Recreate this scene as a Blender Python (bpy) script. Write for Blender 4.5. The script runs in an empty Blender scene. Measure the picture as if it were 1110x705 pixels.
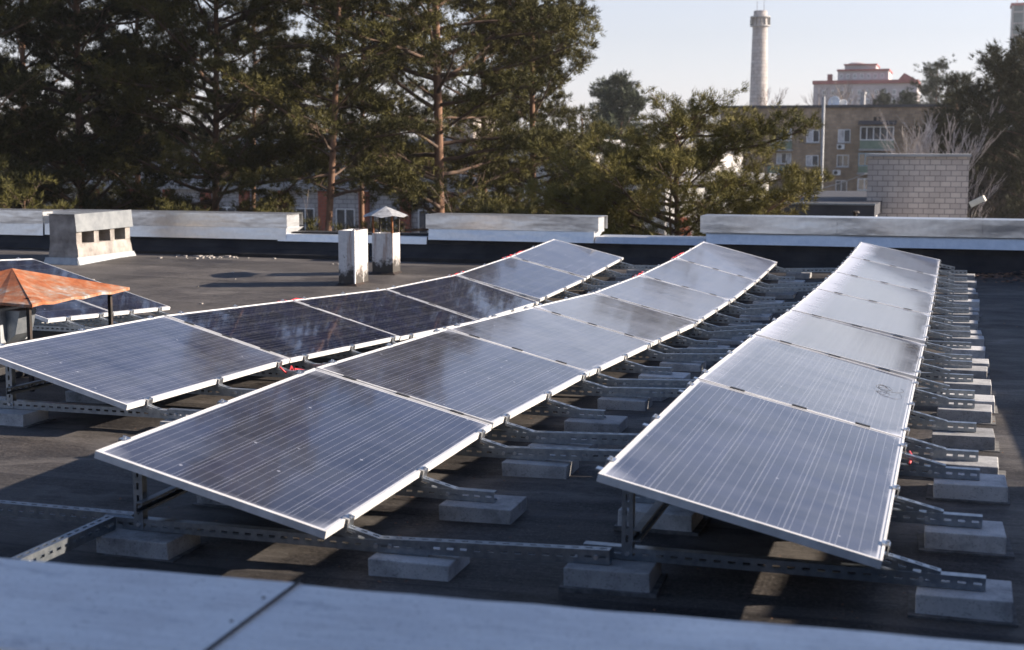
import bpy, math, random
import numpy as np
from mathutils import Vector, Matrix

R = math.radians
S = bpy.context.scene
COL = S.collection
random.seed(7)

# ------------------------------------------------------------------ camera
EYE = 1.55
cam_d = bpy.data.cameras.new('camera')
cam = bpy.data.objects.new('camera', cam_d)
COL.objects.link(cam)
cam_d.sensor_fit = 'HORIZONTAL'
cam_d.sensor_width = 36.0
cam_d.lens = 36.0 * 1530.23 / 1110.0
cam_d.clip_end = 6000
cam_d.clip_start = 0.05
YAW, PITCH = R(17.427), R(-7.073)
cam.location = (0, 0, EYE)
cam.rotation_euler = (math.pi / 2 + PITCH, R(-0.066), YAW)
cam_d.dof.use_dof = True
cam_d.dof.focus_distance = 9.5
cam_d.dof.aperture_fstop = 4.0
S.camera = cam

# ------------------------------------------------------------------ sky, sun, exposure
SUN_DIR = Vector((1.05, 0.34, 0.43)).normalized()
EL = math.asin(SUN_DIR.z)
AZ = math.atan2(SUN_DIR.x, SUN_DIR.y)
W = bpy.data.worlds.new('World')
S.world = W
W.use_nodes = True
nt = W.node_tree
bg = nt.nodes['Background']
sky = nt.nodes.new('ShaderNodeTexSky')
sky.sky_type = 'NISHITA'
sky.sun_disc = False
sky.sun_elevation = EL
sky.sun_rotation = AZ
sky.altitude = 150
sky.air_density = 1.0
sky.dust_density = 0.4
sky.ozone_density = 2.0
hs = nt.nodes.new('ShaderNodeHueSaturation')
stc = nt.nodes.new('ShaderNodeTexCoord')
sxyz = nt.nodes.new('ShaderNodeSeparateXYZ')
nt.links.new(stc.outputs['Generated'], sxyz.inputs[0])
mrg = nt.nodes.new('ShaderNodeMapRange')
mrg.inputs['From Min'].default_value = 0.0
mrg.inputs['From Max'].default_value = 0.36
mrg.inputs['To Min'].default_value = 0.27
mrg.inputs['To Max'].default_value = 1.0
nt.links.new(sxyz.outputs[2], mrg.inputs['Value'])
nt.links.new(mrg.outputs[0], hs.inputs['Saturation'])
nt.links.new(sky.outputs[0], hs.inputs['Color'])
tint = nt.nodes.new('ShaderNodeMix')
tint.data_type = 'RGBA'
tint.blend_type = 'MULTIPLY'
tint.inputs[0].default_value = 1.0
tint.inputs[7].default_value = (0.99, 0.95, 1.05, 1)
nt.links.new(hs.outputs[0], tint.inputs[6])
nt.links.new(tint.outputs[2], bg.inputs[0])
bg.inputs[1].default_value = 0.060
sd = bpy.data.lights.new('sun', 'SUN')
sd.energy = 4.5
sd.angle = R(0.53)
sd.color = (1.0, 0.87, 0.73)
sun = bpy.data.objects.new('sun', sd)
COL.objects.link(sun)
sun.rotation_euler = SUN_DIR.to_track_quat('Z', 'Y').to_euler()
sun.location = (40, 20, 30)
S.view_settings.view_transform = 'Standard'
S.view_settings.look = 'None'
S.view_settings.gamma = 1.0
S.view_settings.exposure = 1.5
S.render.engine = 'CYCLES'
S.cycles.use_denoising = True
S.cycles.max_bounces = 6
S.cycles.diffuse_bounces = 3
S.cycles.glossy_bounces = 3

# ------------------------------------------------------------------ helpers
CAMM = Matrix.Translation((0, 0, EYE)) @ cam.rotation_euler.to_matrix().to_4x4()


def ray(px, py):
    """direction of the sight line through a point of the 1110 x 705 picture"""
    return CAMM.to_3x3() @ Vector(((px - 555) / 1530.23, -(py - 352.5) / 1530.23, -1))


def at(px, py, Y):
    d = ray(px, py)
    return Vector((0, 0, EYE)) + d * (Y / d.y)


class MB:
    def __init__(s):
        s.v = []
        s.f = []

    def quad(s, a, b, c, d):
        n = len(s.v)
        s.v += [tuple(a), tuple(b), tuple(c), tuple(d)]
        s.f.append((n, n + 1, n + 2, n + 3))

    def hexa(s, p):
        """8 points: bottom 4 counter-clockwise, top 4"""
        n = len(s.v)
        s.v += [tuple(q) for q in p]
        for f in ((3, 2, 1, 0), (4, 5, 6, 7), (0, 1, 5, 4), (1, 2, 6, 5), (2, 3, 7, 6), (3, 0, 4, 7)):
            s.f.append(tuple(n + i for i in f))

    def box(s, x0, x1, y0, y1, z0, z1):
        s.hexa([(x0, y0, z0), (x1, y0, z0), (x1, y1, z0), (x0, y1, z0),
                (x0, y0, z1), (x1, y0, z1), (x1, y1, z1), (x0, y1, z1)])

    def obox(s, o, u, v, w, a, b, c):
        """box from corner o along unit axes u,v,w with lengths a,b,c"""
        o, u, v, w = Vector(o), Vector(u) * a, Vector(v) * b, Vector(w) * c
        s.hexa([o, o + u, o + u + v, o + v, o + w, o + u + w, o + u + v + w, o + v + w])

    def tube(s, pts, rad, n=6, cap=True):
        pts = [Vector(p) for p in pts]
        if not hasattr(rad, '__len__'):
            rad = [rad] * len(pts)
        b = len(s.v)
        t0 = (pts[1] - pts[0]).normalized()
        ref = Vector((0, 0, 1)) if abs(t0.z) < .9 else Vector((1, 0, 0))
        for i, p in enumerate(pts):
            t = (pts[min(i + 1, len(pts) - 1)] - pts[max(i - 1, 0)])
            t = t.normalized() if t.length > 1e-9 else t0
            e1 = t.cross(ref)
            e1 = e1.normalized() if e1.length > 1e-6 else Vector((1, 0, 0))
            e2 = t.cross(e1)
            for k in range(n):
                a = 2 * math.pi * k / n
                s.v.append(tuple(p + (e1 * math.cos(a) + e2 * math.sin(a)) * rad[i]))
        for i in range(len(pts) - 1):
            for k in range(n):
                k2 = (k + 1) % n
                s.f.append((b + i * n + k, b + i * n + k2, b + (i + 1) * n + k2, b + (i + 1) * n + k))
        if cap:
            s.f.append(tuple(b + k for k in range(n))[::-1])
            s.f.append(tuple(b + (len(pts) - 1) * n + k for k in range(n)))

    def plate(s, o, u, v, n, L, h, t=.0025, pitch=.05, sw=.027, sh=.011, slots=True):
        """sheet L x h with a row of slots, thickness t along n"""
        o, u, v, n = Vector(o), Vector(u), Vector(v), Vector(n)
        if not slots:
            s.obox(o, u, v, n, L, h, t)
            return
        k = max(1, int(L / pitch))
        p = L / k
        for i in range(k):
            x0, x1 = i * p, (i + 1) * p
            a0, a1 = x0 + (p - sw) / 2, x1 - (p - sw) / 2
            b0, b1 = (h - sh) / 2, (h + sh) / 2
            out = [(x0, 0), (x1, 0), (x1, h), (x0, h)]
            inn = [(a0, b0), (a1, b0), (a1, b1), (a0, b1)]
            b = len(s.v)
            for off in (0, t):
                for (x, y) in out + inn:
                    s.v.append(tuple(o + u * x + v * y + n * off))
            for j in range(4):
                j2 = (j + 1) % 4
                s.f.append((b + j, b + j2, b + 4 + j2, b + 4 + j)[::-1])
                s.f.append((b + 8 + j, b + 8 + j2, b + 12 + j2, b + 12 + j))
                s.f.append((b + 4 + j, b + 4 + j2, b + 12 + j2, b + 12 + j))
            s.f.append((b, b + 1, b + 9, b + 8))
            s.f.append((b + 3, b + 2, b + 10, b + 11))
        e = [(0, 0), (0, h)], [(L, 0), (L, h)]
        for (p0, p1) in e:
            q = [o + u * p0[0] + v * p0[1], o + u * p1[0] + v * p1[1]]
            s.quad(q[0], q[1], q[1] + n * t, q[0] + n * t)

    def channel(s, p0, p1, v, w, h=.05, d=.041, t=.0025, top_slots=False):
        """slotted U-channel from p0 to p1; web h high along v, flanges d deep along w"""
        p0, p1, v, w = Vector(p0), Vector(p1), Vector(v), Vector(w)
        L = (p1 - p0).length
        u = (p1 - p0) / L
        s.plate(p0, u, v, w, L, h, t)
        s.plate(p0 + w * t, u, w, v, L, d - t, t, slots=False)
        s.plate(p0 + w * t + v * (h - t), u, w, v, L, d - t, t, slots=top_slots)
        lip = .008
        s.obox(p0 + w * (d - t) + v * t, u, v, w, L, lip, t)
        s.obox(p0 + w * (d - t) + v * (h - t - lip), u, v, w, L, lip, t)

    def bolt(s, c, n, r=.009, h=.007):
        c, n = Vector(c), Vector(n)
        s.tube([c, c + n * h], r, 6)

    def mesh(s, name, mat, smooth=False):
        me = bpy.data.meshes.new(name)
        me.from_pydata(s.v, [], s.f)
        me.update()
        if mat:
            me.materials.append(mat)
        if smooth:
            me.polygons.foreach_set('use_smooth', [True] * len(me.polygons))
        return me

    def build(s, name, mat, parent=None, smooth=False, bevel=0):
        o = bpy.data.objects.new(name, s.mesh(name, mat, smooth))
        COL.objects.link(o)
        if parent:
            o.parent = parent
        if bevel:
            add_bevel(o, bevel)
        return o


def add_bevel(o, w, seg=2):
    b = o.modifiers.new('bevel', 'BEVEL')
    b.width = w
    b.segments = seg
    b.limit_method = 'ANGLE'
    b.angle_limit = R(40)


def tag(o, label=None, cat=None, group=None, kind=None):
    if label:
        o['label'] = label
    if cat:
        o['category'] = cat
    if group:
        o['group'] = group
    if kind:
        o['kind'] = kind
    return o


def empty(name, loc=(0, 0, 0), label=None, cat=None, group=None):
    o = bpy.data.objects.new(name, None)
    COL.objects.link(o)
    o.location = loc
    o.empty_display_size = .1
    return tag(o, label, cat, group)


def copy_tree(o, parent=None):
    c = o.copy()
    COL.objects.link(c)
    c.parent = parent
    for ch in o.children:
        copy_tree(ch, c)
    return c


# ------------------------------------------------------------------ materials
def mat(name):
    m = bpy.data.materials.new(name)
    m.use_nodes = True
    return m, m.node_tree, m.node_tree.nodes['Principled BSDF']


def N(nt, typ, **kw):
    n = nt.nodes.new(typ)
    for k, v in kw.items():
        setattr(n, k, v)
    return n


def noise(nt, scale, detail=4, rough=.6, coord='Object', stretch=None):
    tc = N(nt, 'ShaderNodeTexCoord')
    no = N(nt, 'ShaderNodeTexNoise')
    no.inputs['Scale'].default_value = scale
    no.inputs['Detail'].default_value = detail
    no.inputs['Roughness'].default_value = rough
    if coord == 'World':
        g = N(nt, 'ShaderNodeNewGeometry')
        src = g.outputs['Position']
    else:
        src = tc.outputs[coord]
    if stretch:
        mp = N(nt, 'ShaderNodeMapping')
        mp.inputs['Scale'].default_value = stretch
        nt.links.new(src, mp.inputs[0])
        src = mp.outputs[0]
    nt.links.new(src, no.inputs['Vector'])
    return no.outputs['Fac']


def ramp(nt, fac, stops):
    r = N(nt, 'ShaderNodeValToRGB')
    e = r.color_ramp.elements
    while len(e) < len(stops):
        e.new(.5)
    for i, (p, c) in enumerate(stops):
        e[i].position = p
        e[i].color = (c[0], c[1], c[2], 1) if hasattr(c, '__len__') else (c, c, c, 1)
    nt.links.new(fac, r.inputs[0])
    return r.outputs[0]


def math_(nt, op, a, b=None, c=None):
    m = N(nt, 'ShaderNodeMath', operation=op)
    for i, x in enumerate((a, b, c)):
        if x is None:
            continue
        if isinstance(x, (int, float)):
            m.inputs[i].default_value = x
        else:
            nt.links.new(x, m.inputs[i])
    return m.outputs[0]


def mixc(nt, fac, a, b, mode='MIX'):
    m = N(nt, 'ShaderNodeMix', data_type='RGBA', blend_type=mode)
    for i, x in ((0, fac), (6, a), (7, b)):
        if isinstance(x, (int, float)):
            m.inputs[i].default_value = x
        elif hasattr(x, '__len__'):
            m.inputs[i].default_value = (x[0], x[1], x[2], 1)
        else:
            nt.links.new(x, m.inputs[i])
    return m.outputs[2]


def bump(nt, p, h, strength=.3, dist=.01):
    b = N(nt, 'ShaderNodeBump')
    b.inputs['Strength'].default_value = strength
    b.inputs['Distance'].default_value = dist
    nt.links.new(h, b.inputs['Height'])
    nt.links.new(b.outputs[0], p.inputs['Normal'])


def m_noise(name, c0, c1, scale=8, rough=.8, metal=0., bmp=.2, bscale=60, detail=5, coord='Object',
            lo=.35, hi=.65, stretch=None, dist=.01, spec=.5):
    m, nt, p = mat(name)
    f = noise(nt, scale, detail, .6, coord, stretch)
    nt.links.new(ramp(nt, f, [(lo, c0), (hi, c1)]), p.inputs['Base Color'])
    p.inputs['Roughness'].default_value = rough
    p.inputs['Metallic'].default_value = metal
    p.inputs['Specular IOR Level'].default_value = spec
    if bmp:
        bump(nt, p, noise(nt, bscale, 3, .6, coord), bmp, dist)
    return m


M = {}


def mk_roof():
    m, nt, p = mat('bitumen_roofing')
    g = N(nt, 'ShaderNodeNewGeometry')
    sx = N(nt, 'ShaderNodeSeparateXYZ')
    nt.links.new(g.outputs['Position'], sx.inputs[0])
    base = ramp(nt, noise(nt, .8, 8, .7, 'World'), [(.34, (.022, .020, .021)), (.5, (.048, .043, .040)), (.66, (.090, .077, .067))])
    # roofing tone turns paler towards the left part of the roof
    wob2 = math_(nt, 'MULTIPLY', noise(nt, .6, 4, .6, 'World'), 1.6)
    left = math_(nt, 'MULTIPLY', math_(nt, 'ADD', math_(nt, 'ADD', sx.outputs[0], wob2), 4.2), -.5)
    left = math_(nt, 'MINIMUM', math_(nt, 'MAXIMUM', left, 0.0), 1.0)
    pale_tone = ramp(nt, noise(nt, .9, 8, .7, 'World'), [(.34, (.050, .045, .043)), (.66, (.125, .113, .104))])
    c = mixc(nt, left, base, pale_tone)
    grit = ramp(nt, noise(nt, 210, 2, .7, 'World'), [(.3, .5), (.7, 1.4)])
    c = mixc(nt, 1.0, c, grit, 'MULTIPLY')
    grit2 = ramp(nt, noise(nt, 62, 3, .85, 'World'), [(.36, .45), (.5, .95), (.64, 1.6)])
    c = mixc(nt, 1.0, c, grit2, 'MULTIPLY')
    vsp = N(nt, 'ShaderNodeTexVoronoi')
    vsp.inputs['Scale'].default_value = 26
    nt.links.new(g.outputs['Position'], vsp.inputs['Vector'])
    spk = math_(nt, 'MULTIPLY', math_(nt, 'LESS_THAN', vsp.outputs['Distance'], .11), .5)
    c = mixc(nt, spk, c, (.17, .15, .135))
    streak = ramp(nt, noise(nt, 3, 6, .75, 'World', (.22, 6, 1)), [(.40, .82), (.55, 1.0), (.72, 1.2)])
    c = mixc(nt, 1.0, c, streak, 'MULTIPLY')
    # dried puddles: pale rim, darker middle
    pn = noise(nt, .42, 6, .6, 'World', (1, 1.5, 1))
    rim = ramp(nt, pn, [(.50, 0.), (.555, .45), (.58, .12), (.75, .05)])
    c = mixc(nt, rim, c, (.15, .137, .125))
    dk = ramp(nt, noise(nt, 1.7, 7, .75, 'World'), [(.60, 0.), (.68, .55)])
    c = mixc(nt, dk, c, (.022, .021, .022))
    wob = math_(nt, 'MULTIPLY', noise(nt, 1.2, 3, .6, 'World'), .07)
    yy = math_(nt, 'ADD', sx.outputs[1], wob)
    fr = math_(nt, 'FRACT', math_(nt, 'ADD', yy, .33))
    seam = math_(nt, 'LESS_THAN', fr, .014)
    c = mixc(nt, math_(nt, 'MULTIPLY', seam, .85), c, (.012, .012, .014))
    band = math_(nt, 'MULTIPLY', math_(nt, 'LESS_THAN', fr, .11), .22)
    c = mixc(nt, band, c, (.115, .105, .098))
    wn = N(nt, 'ShaderNodeTexWhiteNoise', noise_dimensions='1D')
    nt.links.new(math_(nt, 'FLOOR', math_(nt, 'ADD', yy, .33)), wn.inputs['W'])
    c = mixc(nt, 1.0, c, ramp(nt, wn.outputs[0], [(0, .82), (1, 1.18)]), 'MULTIPLY')
    nt.links.new(c, p.inputs['Base Color'])
    rr = ramp(nt, noise(nt, .9, 4, .6, 'World'), [(.35, .55), (.7, .8)])
    nt.links.new(rr, p.inputs['Roughness'])
    p.inputs['Specular IOR Level'].default_value = .18
    h = math_(nt, 'ADD', math_(nt, 'MULTIPLY', noise(nt, 190, 2, .7, 'World'), .4),
              math_(nt, 'MULTIPLY', noise(nt, 4, 5, .65, 'World', (.6, 2.5, 1)), 3.0))
    h = math_(nt, 'ADD', h, math_(nt, 'MULTIPLY', fr, .9))
    bump(nt, p, h, .6, .007)
    return m


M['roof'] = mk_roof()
M['upstand'] = m_noise('bitumen_upstand', (.016, .016, .018), (.038, .036, .036), 3, .7, bscale=90, bmp=.4, spec=.2)
M['galv'] = m_noise('galvanised_steel', (.25, .285, .32), (.40, .43, .46), 25, .42, 1.0, .05, 30)
M['galv_dull'] = m_noise('weathered_galvanised_steel', (.22, .245, .27), (.34, .36, .38), 12, .5, .85, .12, 12)
M['alu'] = m_noise('aluminium_frame', (.54, .535, .53), (.74, .73, .715), 10, .5, .15, .05, 60)
M['clamp'] = m_noise('clamp_steel', (.5, .52, .55), (.68, .69, .7), 30, .35, 1.0, 0)
M['dark_clamp'] = m_noise('dark_clamp', (.02, .02, .022), (.05, .05, .05), 30, .5, .3, 0)


def mk_concrete(name, a, b):
    m, nt, p = mat(name)
    oi = N(nt, 'ShaderNodeObjectInfo')
    tc = N(nt, 'ShaderNodeTexCoord')
    shift = N(nt, 'ShaderNodeVectorMath', operation='ADD')
    cv = N(nt, 'ShaderNodeCombineXYZ')
    for i in range(3):
        nt.links.new(math_(nt, 'MULTIPLY', oi.outputs['Random'], 31 + 17 * i), cv.inputs[i])
    nt.links.new(tc.outputs['Object'], shift.inputs[0])
    nt.links.new(cv.outputs[0], shift.inputs[1])
    no = N(nt, 'ShaderNodeTexNoise')
    no.inputs['Scale'].default_value = 8
    no.inputs['Detail'].default_value = 8
    no.inputs['Roughness'].default_value = .72
    nt.links.new(shift.outputs[0], no.inputs['Vector'])
    c = ramp(nt, no.outputs['Fac'], [(.28, a), (.5, tuple((x + y) / 2 for x, y in zip(a, b))), (.72, b)])
    v = math_(nt, 'ADD', math_(nt, 'MULTIPLY', oi.outputs['Random'], .62), .62)
    cc = N(nt, 'ShaderNodeCombineColor')
    for i in range(3):
        nt.links.new(v, cc.inputs[i])
    c = mixc(nt, 1.0, c, cc.outputs[0], 'MULTIPLY')
    stn = N(nt, 'ShaderNodeTexNoise')
    stn.inputs['Scale'].default_value = 4
    stn.inputs['Detail'].default_value = 6
    stn.inputs['Roughness'].default_value = .7
    nt.links.new(shift.outputs[0], stn.inputs['Vector'])
    c = mixc(nt, 1.0, c, ramp(nt, stn.outputs['Fac'], [(.34, .68), (.5, 1.0), (.7, 1.08)]), 'MULTIPLY')
    pits = ramp(nt, noise(nt, 140, 2, .5), [(.3, .6), (.42, 1.)])
    c = mixc(nt, 1.0, c, pits, 'MULTIPLY')
    nt.links.new(c, p.inputs['Base Color'])
    p.inputs['Roughness'].default_value = .88
    bump(nt, p, noise(nt, 120, 4, .6), .35, .004)
    return m


M['concrete'] = mk_concrete('concrete', (.33, .33, .332), (.53, .52, .505))
M['pad'] = m_noise('felt_pad', (.05, .05, .05), (.16, .155, .15), 20, .9)


def mk_cells(hx=.496, hy=.9775, swap=False):
    m, nt, p = mat('photovoltaic_glass')
    nx_, ny_ = int(hx * 2 / .158), int(hy * 2 / .158)
    tc = N(nt, 'ShaderNodeTexCoord')
    sx = N(nt, 'ShaderNodeSeparateXYZ')
    nt.links.new(tc.outputs['Object'], sx.inputs[0])
    X, Y = sx.outputs[0], sx.outputs[1]
    u = math_(nt, 'ADD', math_(nt, 'DIVIDE', X, .158), nx_ / 2)
    v = math_(nt, 'ADD', math_(nt, 'DIVIDE', Y, .1585), ny_ / 2)

    def lines(c, w):
        f = math_(nt, 'FRACT', c)
        return math_(nt, 'GREATER_THAN', math_(nt, 'ABSOLUTE', math_(nt, 'SUBTRACT', f, .5)), .5 - w)
    gx, gy = lines(u, .011), lines(v, .008)
    bus = lines(math_(nt, 'ADD', math_(nt, 'MULTIPLY', v if swap else u, 4), .5), .032)
    cellid = N(nt, 'ShaderNodeTexWhiteNoise', noise_dimensions='3D')
    cv = N(nt, 'ShaderNodeCombineXYZ')
    oi = N(nt, 'ShaderNodeObjectInfo')
    nt.links.new(math_(nt, 'FLOOR', u), cv.inputs[0])
    nt.links.new(math_(nt, 'FLOOR', v), cv.inputs[1])
    nt.links.new(math_(nt, 'MULTIPLY', oi.outputs['Random'], 50), cv.inputs[2])
    nt.links.new(cv.outputs[0], cellid.inputs['Vector'])
    c = mixc(nt, cellid.outputs[0], (.005, .0075, .022), (.009, .0125, .037))
    c = mixc(nt, math_(nt, 'MULTIPLY', bus, .7), c, (.17, .18, .215))
    c = mixc(nt, math_(nt, 'MULTIPLY', math_(nt, 'MAXIMUM', gx, math_(nt, 'MULTIPLY', gy, .25)), .55), c, (.23, .24, .28))
    # outside the cell field: pale backsheet margin
    out = math_(nt, 'MAXIMUM', math_(nt, 'GREATER_THAN', math_(nt, 'ABSOLUTE', X), .158 * nx_ / 2 + .001),
                math_(nt, 'GREATER_THAN', math_(nt, 'ABSOLUTE', Y), .1585 * ny_ / 2 + .001))
    c = mixc(nt, out, c, (.5, .5, .51))
    # dust: an even film, runs down the slope, drifts along the frame
    a1 = N(nt, 'ShaderNodeAttribute', attribute_type='OBJECT', attribute_name='dust')
    a2 = N(nt, 'ShaderNodeAttribute', attribute_type='OBJECT', attribute_name='drift')

    def inst(scale, detail, rough, stretch=None):
        mp = N(nt, 'ShaderNodeMapping')
        cm = N(nt, 'ShaderNodeCombineXYZ')
        nt.links.new(math_(nt, 'MULTIPLY', oi.outputs['Random'], 37), cm.inputs[0])
        nt.links.new(math_(nt, 'MULTIPLY', oi.outputs['Random'], 91), cm.inputs[1])
        nt.links.new(cm.outputs[0], mp.inputs['Location'])
        if stretch:
            mp.inputs['Scale'].default_value = stretch
        nt.links.new(tc.outputs['Object'], mp.inputs[0])
        no = N(nt, 'ShaderNodeTexNoise')
        no.inputs['Scale'].default_value = scale
        no.inputs['Detail'].default_value = detail
        no.inputs['Roughness'].default_value = rough
        nt.links.new(mp.outputs[0], no.inputs['Vector'])
        return no.outputs['Fac']
    n1, n2 = inst(2.2, 6, .65), inst(9, 5, .65, (.35, 1, 1))
    film = math_(nt, 'MULTIPLY', a1.outputs['Fac'],
                 math_(nt, 'MAXIMUM', math_(nt, 'ADD', math_(nt, 'MULTIPLY', n1, 2.0), math_(nt, 'ADD', math_(nt, 'MULTIPLY', n2, 1.5), -.75)), .15))
    # distance to the frame in metres
    dx0 = math_(nt, 'ADD', X, hx - .012)
    dx1 = math_(nt, 'SUBTRACT', hx - .012, X)
    dy = math_(nt, 'SUBTRACT', hy - .010, math_(nt, 'ABSOLUTE', Y))
    wob = math_(nt, 'MULTIPLY', math_(nt, 'SUBTRACT', n1, .5), .16)

    def edge(d, width):
        w = math_(nt, 'DIVIDE', math_(nt, 'ADD', d, wob), width)
        return math_(nt, 'SUBTRACT', 1.0, math_(nt, 'MINIMUM', math_(nt, 'MAXIMUM', w, 0.0), 1.0))
    e_hi = edge(dx0, math_(nt, 'ADD', math_(nt, 'MULTIPLY', a2.outputs['Fac'], .26), .03))
    e_rest = math_(nt, 'MAXIMUM', edge(dy, .045), edge(dx1, .04))
    corner = math_(nt, 'MULTIPLY', edge(dy, .16), math_(nt, 'MAXIMUM', edge(dx0, .14), edge(dx1, .10)))
    dr = math_(nt, 'MAXIMUM', math_(nt, 'MULTIPLY', e_hi, math_(nt, 'ADD', math_(nt, 'MULTIPLY', a2.outputs['Fac'], 1.4), .05)),
               math_(nt, 'MAXIMUM', math_(nt, 'MULTIPLY', e_rest, math_(nt, 'MULTIPLY', a1.outputs['Fac'], 3.0)),
                     math_(nt, 'MULTIPLY', corner, math_(nt, 'MULTIPLY', a1.outputs['Fac'], 7.0))))
    dr = math_(nt, 'MULTIPLY', dr, math_(nt, 'ADD', math_(nt, 'MULTIPLY', n2, .9), .4))
    d = math_(nt, 'MINIMUM', math_(nt, 'MAXIMUM', film, dr), .93)
    # droppings
    vo = N(nt, 'ShaderNodeTexVoronoi')
    vo.inputs['Scale'].default_value = 7
    mp2 = N(nt, 'ShaderNodeMapping')
    nt.links.new(tc.outputs['Object'], mp2.inputs[0])
    cm2 = N(nt, 'ShaderNodeCombineXYZ')
    nt.links.new(math_(nt, 'MULTIPLY', oi.outputs['Random'], 63), cm2.inputs[0])
    nt.links.new(cm2.outputs[0], mp2.inputs['Location'])
    nt.links.new(mp2.outputs[0], vo.inputs['Vector'])
    sp = math_(nt, 'MULTIPLY', math_(nt, 'LESS_THAN', vo.outputs['Distance'], .05), .5)
    d = math_(nt, 'MAXIMUM', d, sp)
    c = mixc(nt, d, c, (.485, .505, .575))
    nt.links.new(c, p.inputs['Base Color'])
    nt.links.new(math_(nt, 'ADD', .03, math_(nt, 'MULTIPLY', d, .38)), p.inputs['Roughness'])
    p.inputs['IOR'].default_value = 1.5
    bump(nt, p, inst(1.6, 2, .5), .05, .02)
    return m


M['cells'] = mk_cells()
M['cells_upright'] = mk_cells(.825, .4925, True)
M['backsheet'] = m_noise('backsheet', (.35, .35, .35), (.45, .45, .45), 5, .6, bmp=0)
M['black_plastic'] = m_noise('black_plastic', (.012, .012, .012), (.03, .03, .03), 20, .5, bmp=0)
M['red'] = m_noise('red_cable', (.42, .02, .03), (.6, .05, .06), 20, .45, bmp=0)


def mk_rust():
    m, nt, p = mat('rusted_sheet')
    n = noise(nt, 2.6, 8, .7)
    n2 = noise(nt, 14, 6, .7)
    c = ramp(nt, n, [(.36, (.40, .37, .35)), (.42, (.33, .19, .12)), (.50, (.34, .105, .035)), (.60, (.24, .065, .022)), (.72, (.10, .035, .02))])
    c = mixc(nt, 1.0, c, ramp(nt, n2, [(.3, .7), (.7, 1.2)]), 'MULTIPLY')
    nt.links.new(c, p.inputs['Base Color'])
    p.inputs['Roughness'].default_value = .75
    p.inputs['Metallic'].default_value = .15
    bump(nt, p, n2, .4, .006)
    return m


M['rust'] = mk_rust()
M['rust_iron'] = m_noise('rusty_iron', (.12, .045, .02), (.30, .12, .04), 18, .8, .2)
M['dark_iron'] = m_noise('dark_iron', (.02, .018, .016), (.06, .04, .03), 12, .7, .3)


def mk_limewash():
    m, nt, p = mat('peeling_limewash')
    tc = N(nt, 'ShaderNodeTexCoord')
    sx = N(nt, 'ShaderNodeSeparateXYZ')
    nt.links.new(tc.outputs['Object'], sx.inputs[0])
    n = noise(nt, 5.5, 8, .72)
    n2 = noise(nt, 22, 6, .7)
    # moss and soot climbing from the foot of the stack
    hgt = math_(nt, 'MULTIPLY', sx.outputs[2], 1.55)
    k = math_(nt, 'SUBTRACT', math_(nt, 'ADD', math_(nt, 'MULTIPLY', n, 1.0), math_(nt, 'MULTIPLY', n2, .35)), hgt)
    stain = ramp(nt, k, [(.27, 0.), (.48, 1.)])
    c = ramp(nt, n2, [(.3, (.46, .455, .45)), (.7, (.64, .63, .615))])
    streak = ramp(nt, noise(nt, 7, 4, .7, 'Object', (1, 1, .12)), [(.50, 0.), (.62, .7)])
    c = mixc(nt, streak, c, (.27, .17, .125))
    flake = ramp(nt, noise(nt, 11, 7, .75), [(.60, 0.), (.63, .85)])
    c = mixc(nt, flake, c, (.24, .215, .20))
    c = mixc(nt, stain, c, (.045, .04, .035))
    nt.links.new(c, p.inputs['Base Color'])
    p.inputs['Roughness'].default_value = .8
    bump(nt, p, n2, .5, .006)
    return m


M['lime'] = mk_limewash()
M['render_coat'] = m_noise('cream_render', (.13, .115, .105), (.36, .33, .30), 5, .9, bmp=.7, bscale=14, dist=.02, lo=.3, hi=.7)
M['render_dark'] = m_noise('old_render', (.3, .27, .25), (.45, .41, .37), 6, .9, bmp=.5, bscale=25, dist=.02)
M['hollow'] = m_noise('dark_hollow', (.015, .013, .012), (.03, .025, .022), 10, .95, bmp=0)  # near-black backing set into the openings
M['sheet_pale'] = m_noise('pale_zinc_sheet', (.25, .265, .28), (.36, .375, .385), 9, .55, .4, .1, 12)


def mk_coping():
    m, nt, p = mat('zinc_coping')
    n = noise(nt, 3, 8, .72, 'Object', (1, 1.6, 1))
    n2 = noise(nt, 30, 4, .6)
    c = ramp(nt, n, [(.30, (.66, .64, .63)), (.5, (.78, .765, .75)), (.70, (.86, .85, .83))])
    # fine scratches along the sheet and grime
    sc = ramp(nt, noise(nt, 9, 5, .8, 'Object', (.5, 14, 1)), [(.40, .90), (.5, 1.0), (.64, 1.10)])
    c = mixc(nt, 1.0, c, sc, 'MULTIPLY')
    sp = ramp(nt, noise(nt, 85, 3, .7), [(.30, .55), (.42, 1.0)])
    c = mixc(nt, 1.0, c, sp, 'MULTIPLY')
    st = ramp(nt, noise(nt, 5, 8, .8, 'Object', (.6, 2, 1)), [(.58, 0.), (.64, .45), (.72, .6)])
    c = mixc(nt, st, c, (.30, .31, .35))
    br = ramp(nt, noise(nt, 2.3, 8, .75, 'Object', (1, 3, 1)), [(.66, 0.), (.70, .5)])
    c = mixc(nt, br, c, (.18, .12, .09))
    nt.links.new(c, p.inputs['Base Color'])
    nt.links.new(ramp(nt, n, [(.3, .55), (.7, .36)]), p.inputs['Roughness'])
    p.inputs['Metallic'].default_value = .4
    bump(nt, p, math_(nt, 'ADD', math_(nt, 'MULTIPLY', n, 1.5), math_(nt, 'MULTIPLY', n2, .1)), .35, .012)
    return m


M['coping'] = mk_coping()


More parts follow.
